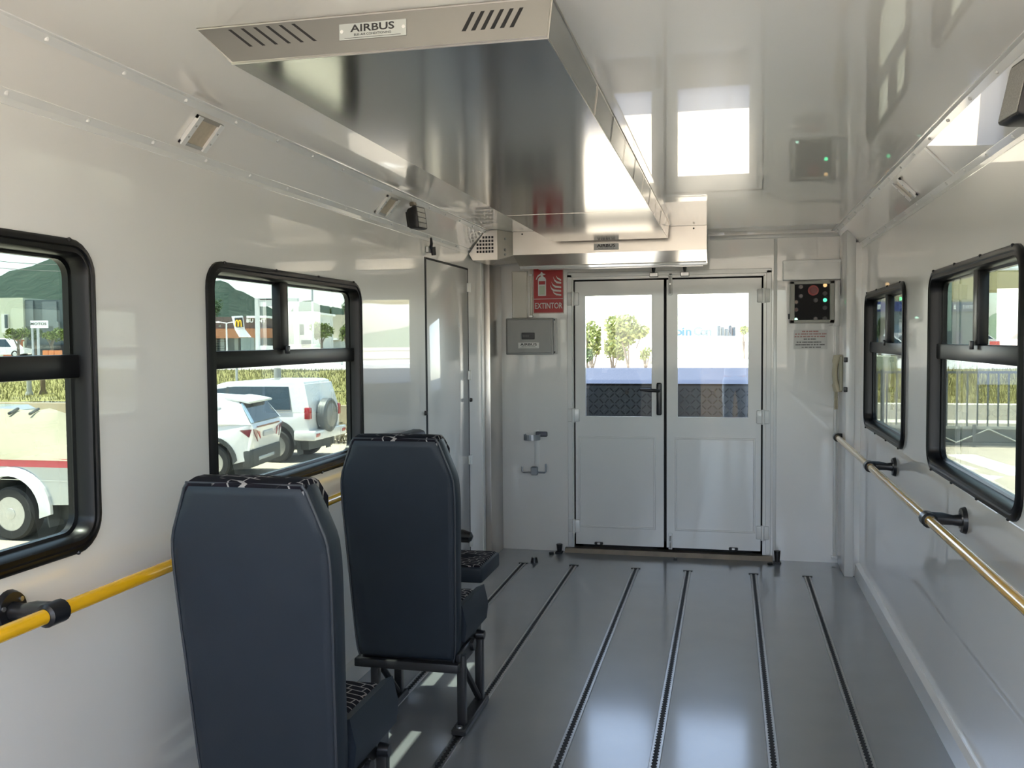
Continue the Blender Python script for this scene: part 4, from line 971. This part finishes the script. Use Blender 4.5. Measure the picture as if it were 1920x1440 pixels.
hill('hill', 900, [(-260, 590), (-120, 560), (0, 521), (18, 511), (30, 506), (55, 503), (75, 496), (100, 484), (135, 470), (200, 452), (290, 452), (340, 490), (385, 529), (402, 528), (418, 525), (430, 531), (445, 543), (470, 553), (500, 573), (530, 590), (560, 612), (585, 632)], 640, 'green scrub-covered hill with a stepped ridge on the far left')
hill('low_hill', 1700, [(500, 625), (540, 592), (558, 567), (572, 565), (585, 563), (600, 572), (618, 575), (640, 578), (680, 588), (760, 618)], 640, 'lower green hill behind the white building, right of the window bar')
# commercial building with dark facade
def far_box(t, name, d, x0, x1, y0, y1, m, depth=8, parent=None):
    """a block whose front face spans these directions at distance d, standing square to the view"""
    a = W(d, x0, y1); c = W(d, x1, y1); top = W(d, (x0+x1)/2, y0).z; bot = W(d, (x0+x1)/2, y1).z
    g_ = gz((a+c)/2)
    if g_-.4 < bot < g_+1.4 and y1 > 655: bot = g_-.02
    ax = Vector((c.x-a.x, c.y-a.y, 0)); n = Vector((-ax.y, ax.x, 0)).normalized()*depth
    b = B(); p = [Vector((a.x, a.y, bot)), Vector((c.x, c.y, bot)), Vector((c.x, c.y, bot))+n, Vector((a.x, a.y, bot))+n]
    prism(b, p, (0, 0, top-bot)); return obj(name, b, m, parent or t)
def fbase(d, x, y): return tuple(W(d, x, y))
M_dkf = mat('dark_grey_cladding', (.075, .10, .105), .6, noise=(.5, .15)); M_dkf2 = mat('mid_grey_cladding', (.14, .17, .175), .6, noise=(.5, .12))
M_bgb = mat('pale_green_render', (.50, .52, .40), .9, noise=(.3, .06)); M_wb = mat('white_render', (.68, .68, .64), .9, noise=(.3, .06))
t = thing('commercial_building', 'large commercial building, pale green wall beside a dark grey clad front, below the hill', 'building', fbase(95, 60, 660))
far_box(t, 'pale_wing', 95, -120, 46, 559, 664, M_bgb, 25); far_box(t, 'dark_wing', 95.5, 46, 250, 562, 664, M_dkf, 25)
far_box(t, 'cladding_panel', 95.2, 48, 63, 564, 612, M_dkf2, .4); far_box(t, 'cladding_panel', 95.2, 80, 107, 565, 612, M_dkf2, .4); far_box(t, 'window_strip', 95, 50, 130, 646, 658, M_cglass, .4)
far_box(t, 'door_bay', 94.8, 3, 16, 589, 624, M_wb, .4); far_box(t, 'window', 94.6, 9, 13, 590, 615, M_dkf, .3); far_box(t, 'awning', 95, 100, 110, 603, 624, M_dkf2, .4)
t = thing('roadside_sign', 'white rectangular roadside sign board with dark lettering above the clipped hedge trees', 'sign', fbase(58, 72, 668))
far_box(t, 'board', 58, 57, 87, 601, 615, M_white, .25); far_box(t, 'post', 58.1, 70, 73, 615, 668, M_galv, .15)
far_box(t, 'post', 58.1, 60, 62, 615, 668, M_galv, .15)
o_ = W(57.95, 72, 607.5); me = text_mesh('MOTOS', .22, .004, .004, 1.3); obj('lettering', place(me, o_, rt, up), M_print, t)
def hedge_tree(x, y0, y1, w, d, lab, m=M_leaf, trunk=668, name='street_tree', n=1300, grp='street trees'):
    c = W(d, x, (y0+y1)/2); r = w/2*d/FPX; h = (y1-y0)/2*d/FPX; bt = W(d, x, trunk); bt.z = gz(c)-.03
    t = thing(name, lab, 'tree', tuple(bt))
    b = B(); tube(b, [bt, bt+Vector((.03, 0, (c.z-bt.z)*.5)), c], [.09*d/50, .075*d/50, .03], 7); obj('trunk', b, M_bark, t, smooth=True)
    for k in range(3):
        a = k*2.1; b = B(); tube(b, [bt+Vector((0, 0, (c.z-bt.z)*.55)), c+Vector((math.cos(a)*r*.6, math.sin(a)*r*.6, h*.2))], [.05*d/50, .015], 5); obj('branch', b, M_bark, t)
    vs = []; fs = []; ls = .05*max(r, h)+.05
    lob = [(Vector((random.uniform(-.55, .55)*r, random.uniform(-.55, .55)*r, random.uniform(-.45, .5)*h)), random.uniform(.4, .65)) for _ in range(9)]
    for i in range(n):
        lc, lr = random.choice(lob); v = Vector((random.gauss(0, 1), random.gauss(0, 1), random.gauss(0, 1))).normalized()*random.uniform(.6, 1)
        p = c+lc+Vector((v.x*r*lr, v.y*r*lr, v.z*h*lr))
        a = Vector((random.uniform(-1, 1), random.uniform(-1, 1), random.uniform(-1, 1))).normalized()*ls; q = a.cross(Vector((random.random(), random.random(), random.random()+.1))).normalized()*ls*.55; k = len(vs)
        vs += [p-a, p+q, p+a, p-q]; fs.append((k, k+1, k+2, k+3))
    me = bpy.data.meshes.new('foliage'); me.from_pydata([tuple(v) for v in vs], [], fs); obj('foliage', me, m, t, kind='stuff')
hedge_tree(34, 614, 640, 42, 62, 'clipped green street tree left of the white roadside sign')
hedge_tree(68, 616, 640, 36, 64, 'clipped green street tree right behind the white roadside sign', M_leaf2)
hedge_tree(97, 613, 641, 40, 62, 'clipped light green street tree right of the white roadside sign')
hedge_tree(124, 612, 642, 28, 61, 'street tree at the right edge of the near left window')
def small_car(x, y, d, lab, m, ang=0, L=4.3, name='parked_car', cat='car', H=1.5):
    p = W(d, x, y); p.z = gz(p); t = thing(name, lab, cat, tuple(p), YAW+ang, local=True)
    hw = .85
    def wv(xx, z): return hw if z < .9 else hw-(z-.9)*.3
    b = B(); side_prism(b, [(-L/2, .35), (-L/2+.5, .28), (L/2-.5, .28), (L/2, .38), (L/2, .75), (L/2-.9, .90), (-L/2, .92)], wv); obj('body', b, m, t)
    b = B(); side_prism(b, [(-L/2+.1, .9), (L/2-.95, .9), (L/2-1.7, H-.02), (L/2-2.2, H), (-L/2+.5, H-.03)], wv); obj('cabin', b, m, t)
    skinp(t, 'side_window', [(-L/2+.35, .97), (L/2-1.15, .97), (L/2-1.75, H-.1), (-L/2+.6, H-.1)], wv, M_cglass)
    for xx in (-L/2+.8, L/2-.85):
        for s in (-1, 1):
            b = B(); tube(b, [(xx, s*.62, .32), (xx, s*.86, .32)], .32, 14); k = obj('wheel', b, M_tyre, t, smooth=True)
            b = B(); tube(b, [(xx, s*.86, .32), (xx, s*.875, .32)], [.2, .18], 12); obj('rim', b, M_rim, k)
small_car(10, 665, 84, 'small white van parked before the pale green building', M_car, H=1.75)
t = thing('red_container', 'rust red container box behind the small white van', 'container', fbase(89, 14, 652)); far_box(t, 'container_shell', 89, 6, 23, 639, 664, mat('rust_red', (.42, .13, .06), .7), 2); far_box(t, 'lid', 88.95, 5, 24, 637, 640, mat('rust_red', (.4, .1, .05)), 2.1)
t = thing('orange_barrier', 'low orange road barrier under the clipped street trees', 'barrier', fbase(52, 95, 668))
for k in range(3): far_box(t, 'barrier_panel', 52, 80+k*11, 90+k*11, 657, 667, mat('orange_plastic', (.62, .22, .08), .6), .3)
# power lines
for lab, y0, y1 in (('upper thin power line crossing the sky left of the hill', 478, 487), ('lower thin power line crossing the sky left of the hill', 491, 499)):
    p0 = W(60, -150, y0-13); p1 = W(60, 190, y1+8); b = B()
    tube(b, [p0.lerp(p1, f)-Vector((0, 0, 1.6*f*(1-f))) for f in [k/12 for k in range(13)]], .022, 5); o = obj('power_line', b, M_clad); tag(o, lab, 'cable', 'power lines')
# restaurant
t = thing('restaurant_building', 'low restaurant with a dark brown parapet and an orange brown roof band', 'building', fbase(80, 450, 664))
far_box(t, 'parapet', 80, 380, 500, 594, 617, mat('dark_brown_cladding', (.115, .085, .075), .8, noise=(.4, .1)), 18)
far_box(t, 'roof_band', 79.6, 378, 506, 616, 634, mat('terracotta_band', (.36, .155, .075), .8, noise=(.4, .1)), 19)
far_box(t, 'glass_front', 80.5, 384, 500, 632, 668, mat('shop_glass', (.06, .085, .085), .2, spec=.8, noise=(.8, .5)), 16)
for x in (398, 414, 440, 474): far_box(t, 'pillar', 80, x, x+7, 634, 668, mat('grey_pier', (.22, .24, .22), .8), .6)
far_box(t, 'roof_canopy', 79, 462, 498, 592, 596, M_white, 4)
for s_, x in (('BU', 468.5), ('NT', 491)):
    me = text_mesh(s_, .42, .012, .02, 1.15); obj('lettering', place(me, W(79.4, x, 601.5), rt, up), M_white, t)
t = thing('fast_food_totem', 'leaning white totem sign with a yellow M on black, before the restaurant', 'sign', fbase(52, 452, 668))
def poly_far(name, d, pts, m, th=.15, parent=None):
    b = B(); prism(b, [W(d, x, y) for x, y in pts], fw*th); return obj(name, b, m, parent or t)
poly_far('sign_head', 52, [(434, 593), (454, 592), (457.5, 616.5), (440, 617)], M_white)
k = poly_far('black_field', 51.9, [(439.5, 596.5), (454.5, 595.5), (456.5, 613), (443, 614)], M_print, .05)
M_my = mat('yellow_sign', (.85, .52, .02), .4)
for x in (444.2, 450.0):
    b = B(); P_ = [W(51.8, x-.2+2.6*math.cos(a), 612.5-12*max(0, math.sin(a))**.8) for a in [math.pi*q/10 for q in range(11)]]; tube(b, P_, .035, 6); obj('letter_arch', b, M_my, k)
poly_far('sign_skirt', 52, [(440, 617.5), (458, 617), (470, 632), (448.5, 632)], M_white)
far_box(t, 'sign_base', 52.3, 452, 469, 633, 668, mat('grey_green_base', (.20, .25, .23), .7), .8)
t = thing('white_portal', 'tall white steel portal frame standing by the road beside the concrete pole', 'portal', fbase(44, 515, 672))
M_wst = mat('white_steel', (.70, .70, .69), .5)
far_box(t, 'upright', 44, 479.5, 486, 560, 668, M_wst, .25); far_box(t, 'upright', 44, 552, 559, 560, 668, M_wst, .25); far_box(t, 'cross_beam', 44, 479.5, 559, 559, 574, M_wst, .25); far_box(t, 'bottom_beam', 44, 482, 556, 648, 657, M_wst, .3)
far_box(t, 'beam_slot', 43.95, 487, 509, 560.5, 562, M_print, .05)
small_car(524, 660, 112, 'white car seen through the white portal frame', M_car, PI)
t = thing('white_office_building', 'white building with dark windows right of the window bar', 'building', fbase(85, 565, 664))
far_box(t, 'wall', 85, 540, 586, 587, 668, M_wb, 10)
for x0, x1, y0, y1 in ((562, 584, 600, 606), (562, 570, 608, 628), (576, 583, 608, 622), (565, 583, 638, 652)): far_box(t, 'window', 84.9, x0, x1, y0, y1, M_dkf, .3)
far_box(t, 'cornice', 84.7, 538, 588, 584, 588, M_white, 10.5)
t = thing('long_beige_building', 'long low beige building behind the round street tree', 'building', fbase(112, 625, 664))
far_box(t, 'wall', 112, 586, 720, 590, 668, mat('beige_render', (.46, .42, .32), .9, noise=(.2, .06)), 15); far_box(t, 'canopy_slab', 111, 584, 632, 634, 638, M_white, 3); far_box(t, 'shop_window', 111.8, 586, 700, 640, 664, mat('pale_shop_glass', (.34, .37, .36), .4), .3)
hedge_tree(603, 602, 640, 46, 56, 'round light green street tree before the long beige building', n=1500, trunk=690)
hedge_tree(650, 604, 640, 30, 58, 'green street tree at the right edge of the second left window', n=900, trunk=690)
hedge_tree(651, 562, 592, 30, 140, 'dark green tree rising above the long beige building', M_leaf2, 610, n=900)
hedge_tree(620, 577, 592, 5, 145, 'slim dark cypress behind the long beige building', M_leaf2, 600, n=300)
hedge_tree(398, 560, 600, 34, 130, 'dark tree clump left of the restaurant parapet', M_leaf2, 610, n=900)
t = thing('white_planter', 'small white box planter on the road edge below the round street tree', 'planter', fbase(47, 633, 690)); far_box(t, 'planter_box', 47, 627, 640, 676, 690, M_white, .5); far_box(t, 'planter_soil', 47.05, 628, 639, 674.5, 676, M_bark, .4)

# ------------------------------------------------------------------ behind the back door: raised tail lift, trees
t = thing('tail_lift', 'raised grey chequer-plate tail lift with a smooth blue-grey lip behind the back doors', 'tail lift', (-.4, 6.6500, 0))
M_plt = mat('chequer_aluminium', (.085, .098, .115), .55, metal=.4, noise=(5, .15))
bx('platform', (-1.55, .70, 6.6600, 6.7000, -.35, 1.183), M_plt, t)
b = B(); prism(b, [(-1.55, 6.6500, 1.186), (-1.55, 6.8500, 1.292), (-1.55, 6.8600, 1.275), (-1.55, 6.6900, 1.18)], (2.25, 0, 0)); obj('tapered_lip', b, mat('smooth_lift_aluminium', (.115, .125, .145), .25, metal=1), t)
bx('lip_joint', (-1.55, .70, 6.6480, 6.6600, 1.170, 1.186), M_dark, t)
vs = []; fs = []
for i in range(58):
    for j in range(22):
        x = -1.53+i*.038; z = .30+j*.04; s = 1 if (i+j) % 2 else -1; k = len(vs); dx, dz = .013, .013*s
        vs += [(x-dx-.003*s, 6.6598, z-dz+.003), (x-dx+.003*s, 6.6598, z-dz-.003), (x+dx+.003*s, 6.6598, z+dz-.003), (x+dx-.003*s, 6.6598, z+dz+.003), (x-dx*.8, 6.6560, z-dz*.8), (x+dx*.8, 6.6560, z+dz*.8)]
        fs += [(k, k+1, k+4), (k+1, k+2, k+5, k+4), (k+2, k+3, k+5), (k+3, k, k+4, k+5)]
me = bpy.data.meshes.new('tread_ribs'); me.from_pydata(vs, [], fs); obj('tread_ribs', me, mat('worn_tread', (.045, .05, .058), .75, spec=.2), t, kind='stuff')
bx('side_post', (-1.62, -1.55, 6.6200, 6.7200, -.4, 1.20), M_galv, t, bev=.01); bx('side_post', (.70, .76, 6.6200, 6.7200, -.4, 1.20), M_galv, t, bev=.01)
for x in (-.70, -.10): 
    b = B(); box(b, x-.012, x+.012, 6.6420, 6.6600, 1.11, 1.14, .003); obj('lift_latch', b, M_black, t)
# trees beyond
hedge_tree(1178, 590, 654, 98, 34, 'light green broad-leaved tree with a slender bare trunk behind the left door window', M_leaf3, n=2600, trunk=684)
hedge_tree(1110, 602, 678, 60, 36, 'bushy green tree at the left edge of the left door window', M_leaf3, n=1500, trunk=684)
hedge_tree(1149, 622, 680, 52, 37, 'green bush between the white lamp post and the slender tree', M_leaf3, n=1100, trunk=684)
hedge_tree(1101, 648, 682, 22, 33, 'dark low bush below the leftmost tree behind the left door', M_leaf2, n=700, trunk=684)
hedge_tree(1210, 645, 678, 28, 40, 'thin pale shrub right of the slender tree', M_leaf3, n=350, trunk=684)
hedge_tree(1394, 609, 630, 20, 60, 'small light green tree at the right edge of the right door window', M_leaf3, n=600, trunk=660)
pole('lamp_post', 32, 1129.5, 560, 682, .05, MATS['white_lamp_post'], 'thin white lamp post between the trees behind the left door', 'street lamp')
t = thing('white_cabinet', 'white roadside cabinet box right of the slender tree trunk', 'cabinet', fbase(31, 1192, 684)); far_box(t, 'cabinet_body', 31, 1184, 1199, 656, 790, M_white, .5); far_box(t, 'cabinet_roof', 30.95, 1183, 1200, 654, 656.5, M_wst, .6)
t = thing('showroom_building', 'far white showroom with big blue letters on its roof, behind the right door', 'building', fbase(110, 1310, 655))
far_box(t, 'wall', 110, 1225, 1460, 630, 668, M_white, 20)
M_blu = mat('blue_sign_letter', (.02, .085, .14), .7, spec=.1)
for ch_, x in (('o', 1272.5), ('i', 1281), ('n', 1291), ('o', 1260), ('C', 1308), ('o', 1319), ('n', 1329)):
    me = text_mesh(ch_, 1.35, .05, .1, 1.1); obj('roof_letter', place(me, W(110, x, 622), rt, up), M_blu if x < 1300 else mat('pale_blue_letter', (.10, .14, .17), .7, spec=.1), t)
for k in range(5): far_box(t, 'dark_panel', 108, 1346+k*7, 1351+k*7, 610+k % 3*3, 630, mat('dark_blue_grey_panel', (.05, .07, .09), .7, spec=.1), .5)
pole('young_tree_stake', 30, 1335, 600, 684, .02, M_bark, 'thin stake of a young tree behind the right door', 'stake')

# ------------------------------------------------------------------ right: sliding gate, station, cars
M_gate = mat('grey_gate_steel', (.105, .115, .115), .6, noise=(4, .2))
gy = 24.8
t = thing('sliding_gate', 'long grey steel sliding gate with upright bars over a braced lower beam', 'gate', (8, gy, GZ))
g0, g1 = 2.6, 15.0
bx('bottom_rail', (g0, g1, gy-.04, gy+.04, GZ+.03, GZ+.11), M_gate, t); bx('middle_rail', (g0, g1, gy-.04, gy+.04, -.76, -.69), mat('light_gate_rail', (.30, .31, .28), .6), t); bx('top_rail', (g0, g1, gy-.03, gy+.03, .60, .66), M_gate, t)
bx('infill_sheet', (g0, g1, gy+.02, gy+.03, GZ+.10, -.74), mat('gate_sheet', (.13, .145, .14), .6, noise=(2, .2)), t)
x = g0+.1; bar0 = None; i = 0
while x < g1:
    if bar0 is None:
        b = B(); box(b, -.017, .017, -.017, .017, 0, 1.30); bar0 = obj('gate_bar', b, M_gate, t); bar0.location = (x, gy, -.70)
    else:
        o = bar0.copy(); COL.objects.link(o); o.location = (x, gy, -.70)
    x += .232; i += 1
x = g0
while x < g1-1:
    for a_, c_ in ((x, x+.72), (x+1.44, x+.72)):
        b = B(); tube(b, [(a_, gy-.03, GZ+.10), (c_, gy-.03, -.76)], .022, 6); obj('brace', b, mat('light_gate_rail', (.3, .31, .28)), t)
    x += 1.44
bx('gate_end_post', (3.72, 3.80, gy-.06, gy+.06, GZ, .70), M_gate, t); bx('guide_post', (5.83, 5.90, gy-.10, gy-.05, GZ, -.65), M_gate, t)
kk = bx('gate_kerb', (0, 60, 26.2, 27.2, GZ, -.74), mat('white_kerb', (.6, .56, .46))); tag(kk, 'pale kerb wall just behind the sliding gate', 'kerb')
kk = bx('far_kerb', (0, 60, 28.6, 29.2, GZ, -.42), MATS['white_kerb']); tag(kk, 'second pale kerb farther behind the sliding gate', 'kerb')
terrain('grass_field', 1.5, 80, [29.2, 31, 33, 36, 39, 42], lambda x, y: -.55+.75*min(1, (y-29.2)/9), 60, M_grass, amp=.06)
tufts('field_grass', 12000, 3, 22, 29.4, 38, lambda x, y: -.55+.75*min(1, (y-29.2)/9), .26, mat('straw_grass', (.40, .32, .13), 1, noise=(.5, .3, (.28, .27, .10))), 'tall straw coloured grass behind the sliding gate')
bx('station_forecourt', (-4, 160, 41.5, 62, -.3, .18), mat('pale_forecourt', (.48, .48, .47), .9))['kind'] = 'structure'
for k, (px, py, qx, qy) in enumerate(((1800, 852, 1925, 892), (1780, 872, 1806, 880), (1830, 893, 1872, 897))):
    def gp(x, y):
        d_ = fw*FPX+rt*(x-960)+up*(720-y); f_ = (GZ+.004-EYE.z)/d_.z; return EYE+d_*f_
    a = gp(px, py); c = gp(qx, qy); dv = (c-a).normalized(); nn = Vector((-dv.y, dv.x, 0))*.32; b = B()
    prism(b, [a-nn, c-nn, c+nn, a+nn], (0, 0, -.003)); o = obj('painted_stripe', b, mat('road_paint', (.72, .70, .64), .8, noise=(3, .15))); tag(o, ('long white painted stripe on the yard below the gate', 'short white painted stripe at the left of the right-hand yard', 'small worn white paint patch on the yard, nearest the right wall')[k], 'road marking', 'yard markings')
M_can = mat('ochre_canopy', (.46, .40, .22), .7, noise=(.3, .08)); M_band = mat('blue_band', (.035, .055, .20), .5); M_band2 = mat('grey_blue_band', (.13, .16, .20), .5)
t = thing('service_station', 'service station with an ochre upper wall and a dark blue sign band', 'building', fbase(66, 1700, 655))
far_box(t, 'upper_wall', 66, 1500, 1838, 508, 568, M_can, 14); far_box(t, 'sign_band', 65.7, 1500, 1770, 566, 584, M_band, 14); far_box(t, 'sign_band_end', 65.7, 1770, 1838, 566, 584, M_band2, 14)
far_box(t, 'lower_wall', 66, 1500, 1834, 583, 662, mat('grey_green_wall', (.22, .25, .24), .7, noise=(.3, .1)), 14)
far_box(t, 'corner_glazing', 65.5, 1762, 1783, 520, 660, mat('green_glazing', (.22, .29, .24), .3, noise=(.5, .2)), .5)
for x0, x1 in ((1646, 1649.5), (1650.5, 1651.5)): far_box(t, 'band_letter', 65.6, x0, x1, 571, 580, M_white, .1)
far_box(t, 'band_letters', 65.6, 1788, 1792, 571, 580, M_white, .05).name = 'band_letter'
for k in range(6): far_box(t, 'band_letter', 65.6, 1806+k*4, 1808.6+k*4, 572, 579, mat('pale_letter', (.38, .40, .42), .5), .05)
far_box(t, 'grey_van_bay', 64, 1676, 1702, 609, 640, mat('blue_grey_panel', (.16, .22, .28), .6), 3)
t = thing('station_canopy', 'ochre fuel canopy slab on a thick white column, right of the window bar', 'canopy', fbase(95, 1905, 655))
far_box(t, 'canopy_slab', 95, 1846, 2150, 505, 542, M_can, 7); far_box(t, 'canopy_edge', 94.9, 1844, 2152, 502, 506, M_wst, 7.2); far_box(t, 'column', 96, 1893, 1935, 541, 662, mat('white_column', (.66, .66, .68), .6), 1.2)
t = thing('dark_bin_store', 'dark grey cubic bin store beside the station wall', 'bin store', fbase(62.5, 1786, 660)); far_box(t, 'store_body', 62.5, 1768, 1790, 621, 664, M_dkf, 2); far_box(t, 'store_side', 62.7, 1790, 1804, 621, 660, mat('violet_grey', (.15, .15, .18), .6), 2)
hedge_tree(1649, 594, 636, 18, 52, 'dark green tree before the station wall in the far right window', M_leaf2, 660, n=900)
small_car(1838, 658, 92, 'white car parked below the station wall', M_car, 0, 4.0)
small_car(1907, 658, 86, 'red car parked under the fuel canopy', mat('bright_red_paint', (.62, .07, .06), .3, coat=1), PI, 4.2)
small_car(1655, 658, 56, 'white car before the dark tree in the far right window', M_car, 0, 4.0)
small_car(1692, 656, 60.5, 'grey car beside the white car in the far right window', mat('grey_paint', (.30, .31, .33), .3, coat=1), PI, 4.0)
t = thing('white_trailer', 'long low white trailer roof just above the gate top', 'trailer', fbase(40, 1900, 700)); far_box(t, 'trailer_body', 40, 1848, 2050, 680, 693, M_wst, 2); far_box(t, 'trailer_skirt', 40.2, 1850, 2045, 693, 700, mat('violet_grey', (.15, .15, .18)), 2.6)
t = thing('pale_skip', 'pale box trailer with two openings behind the gate in the far right window', 'trailer', fbase(36, 1662, 704)); far_box(t, 'skip_top', 36, 1640, 1683, 668, 679, M_bgb, 2); far_box(t, 'skip_side', 36.3, 1640, 1680, 679, 706, M_bgb, 1.8)
for x0, x1, mm in ((1648, 1660, M_cglass), (1664, 1676, M_white)): far_box(t, 'skip_opening', 36.1, x0, x1, 683, 697, mm, .3)
hill('field_hill', 500, [(1640, 634), (1760, 628), (1848, 600), (1862, 588), (1880, 582), (1896, 572), (1925, 566), (1990, 575), (2080, 600), (2300, 630)], 636, 'hazy green field rising to a wooded hill under the fuel canopy', .3, mat('hazy_field', (.27, .32, .17), 1, noise=(.02, .35, (.12, .17, .14))))

# ------------------------------------------------------------------ the photographer in the open rear doorway (seen only as a reflection in the door glass)
st_ = bx('entry_step', (-.44, .34, -1.0, -.302, -.14, 0), M_alu, bev=.01); tag(st_, 'aluminium entry step outside the open rear doorway, under the photographer', 'step')
for x in (-.40, .27): bx('step_leg', (x, x+.04, -.98, -.94, GZ, -.13), M_galv, st_); bx('step_leg', (x, x+.04, -.36, -.32, GZ, -.13), M_galv, st_)
def skin(name, verts, edges, rad, m, parent, sub=2):
    me = bpy.data.meshes.new(name); me.from_pydata(verts, edges, [])
    o = bpy.data.objects.new(name, me); COL.objects.link(o)
    o.modifiers.new('s', 'SKIN').use_smooth_shade = True
    for v, r in zip(me.skin_vertices[0].data, rad): v.radius = r if isinstance(r, tuple) else (r, r)
    me.skin_vertices[0].data[0].use_root = True
    o.modifiers.new('u', 'SUBSURF').levels = sub
    dg = bpy.context.evaluated_depsgraph_get(); n = bpy.data.meshes.new_from_object(o.evaluated_get(dg))
    bpy.data.objects.remove(o)
    return obj(name, n, m, parent, smooth=True)
px_, py_ = .10, -.56
pr_ = thing('person', 'person in white shirt and pale jeans holding a phone, standing at the open rear doorway', 'person', (px_, py_, 0), local=True)
M_skin = mat('skin', (.52, .33, .24), .5, noise=(20, .05)); M_shirt = mat('white_shirt', (.74, .75, .78), .8, noise=(6, .06), bump=(9, .4, 3, .01)); M_jean = mat('pale_jeans', (.40, .50, .64), .85, noise=(7, .2), bump=(11, .5, 4, .01)); M_hair = mat('brown_hair', (.05, .03, .02), .6, noise=(40, .3)); M_shoe = mat('brown_shoe', (.12, .07, .04), .5)
HP = (0, 0, .93)
V = [HP, (0, -.005, 1.08), (0, -.01, 1.25), (0, -.01, 1.38), (0, .005, 1.46), (0, .02, 1.53)]
E_ = [(0, 1), (1, 2), (2, 3), (3, 4), (4, 5)]; R_ = [(.155, .11), (.14, .10), (.16, .11), (.13, .09), (.055, .055), (.05, .055)]
for sd in (-1, 1):
    k = len(V)
    V += [(sd*.19, -.01, 1.39), (sd*.25, .06, 1.16), (sd*.085, .40, 1.42), (sd*.095, 0, .86), (sd*.10, .015, .50), (sd*.105, -.02, .09), (sd*.115, .13, .04)]
    E_ += [(3, k), (k, k+1), (k+1, k+2), (0, k+3), (k+3, k+4), (k+4, k+5), (k+5, k+6)]
    R_ += [.062, .045, .028, .085, .058, .042, .036]
skin('body', V, E_, R_, M_skin, pr_)
V = [HP, (0, -.005, 1.02)]; E_ = [(0, 1)]; R_ = [(.168, .125), (.158, .115)]
for sd in (-1, 1):
    k = len(V); V += [(sd*.098, 0, .84), (sd*.102, .016, .50), (sd*.105, -.015, .12)]; E_ += [(0, k), (k, k+1), (k+1, k+2)]; R_ += [.102, .074, .066]
skin('jeans', V, E_, R_, M_jean, pr_)
V = [(0, -.005, 1.12), (0, 0, .97), (0, -.01, 1.26), (0, -.01, 1.39), (0, .0, 1.435)]; E_ = [(0, 1), (0, 2), (2, 3), (3, 4)]; R_ = [(.165, .125), (.178, .135), (.175, .125), (.145, .10), (.07, .065)]
for sd in (-1, 1):
    k = len(V); V += [(sd*.19, -.01, 1.395), (sd*.238, .03, 1.23)]; E_ += [(3, k), (k, k+1)]; R_ += [.078, .072]
skin('shirt', V, E_, R_, M_shirt, pr_)
for sd in (-1, 1):
    b = B(); loft(b, [[(sd*.11+u*wd, y, z) for u, z in ((-1, .002), (1, .002), (1, h*.5), (.6, h), (-.6, h), (-1, h*.5))] for y, wd, h in ((-.085, .03, .05), (-.05, .042, .10), (.03, .045, .09), (.12, .05, .06), (.19, .035, .04))]); obj('shoe', b, M_shoe, pr_, smooth=True)
# head with face
b = B()
for c, r, sc in (((0, .035, 1.625), .098, (.80, 1.0, 1.2)), ((0, .06, 1.56), .062, (.9, .95, .9)), ((0, .135, 1.607), .017, (.9, 1.1, 1.3)), ((-.078, .03, 1.615), .03, (.35, .7, 1.1)), ((.078, .03, 1.615), .03, (.35, .7, 1.1))): ball(b, c, r, 16, sc)
hd = obj('head', b, M_skin, pr_, smooth=True)
for sd in (-1, 1):
    b = B(); ball(b, (sd*.032, .122, 1.638), .012, 10, (1.2, .7, .8)); e_ = obj('eye', b, M_white, hd, smooth=True)
    b = B(); tube(b, [(sd*.018, .130, 1.66), (sd*.034, .130, 1.664), (sd*.05, .122, 1.658)], .004, 6); obj('eyebrow', b, M_hair, hd, smooth=True)
b = B(); tube(b, [(-.024, .122, 1.567), (0, .130, 1.565), (.024, .122, 1.567)], [.003, .006, .003], 8); obj('mouth', b, mat('lips', (.42, .17, .15), .5), hd, smooth=True)
b = B(); ball(b, (0, .018, 1.655), .102, 16, (.84, 1.0, 1.1)); bmesh.ops.delete(b, geom=[v for v in b.verts if v.co.y > .07 and v.co.z < 1.70 or v.co.z < 1.60], context='VERTS'); obj('hair', b, M_hair, hd, smooth=True)
for sd in (-1, 1):
    b = B(); V = [(sd*.085, .40, 1.42), (sd*.080, .455, 1.462)]; E_ = [(0, 1)]; R_ = [(.026, .018), (.034, .016)]
    hand = skin('hand', V, E_, R_, M_skin, pr_, 1)
    for q, (fl_, fz) in enumerate(((.062, .014), (.072, .0), (.068, -.016), (.052, -.032))):
        p0 = (sd*.082, .462, 1.478+fz*1.2); p1 = (sd*.088, .490, 1.490+fz*1.2); p2 = (sd*(.088-fl_*.35), .512, 1.492+fz*1.1); p3 = (sd*(.088-fl_*.7), .508, 1.492+fz)
        skin('finger', [p0, p1, p2, p3], [(0, 1), (1, 2), (2, 3)], [.010, .009, .0085, .007], M_skin, pr_, 1)
    skin('thumb', [(sd*.078, .435, 1.455), (sd*.060, .462, 1.47), (sd*.040, .482, 1.478)], [(0, 1), (1, 2)], [.012, .011, .009], M_skin, pr_, 1)
t = thing('phone', 'black phone held up sideways by the person at the rear doorway', 'phone', (px_-.08, -.062, 1.5))
b = B(); box(b, -.06, .10, -.071, -.063, 1.462, 1.538, bev=.003); obj('phone_body', b, M_black, t, smooth=True)
bx('phone_screen', (-.055, .095, -.0722, -.0712, 1.466, 1.534), M_cglass, t)

# unseen brown wall, added to darken the reflection past the open rear doorway
o_ = bx('added_dark_wall', (-9, 9, -13.2, -13, GZ, .75), mat('brown_added_wall', (.26, .22, .17), .9, noise=(1.5, .15), bump=(6, .3, 3, .02))); tag(o_, 'brown wall added to dim the reflection, behind the open rear doorway', 'wall')
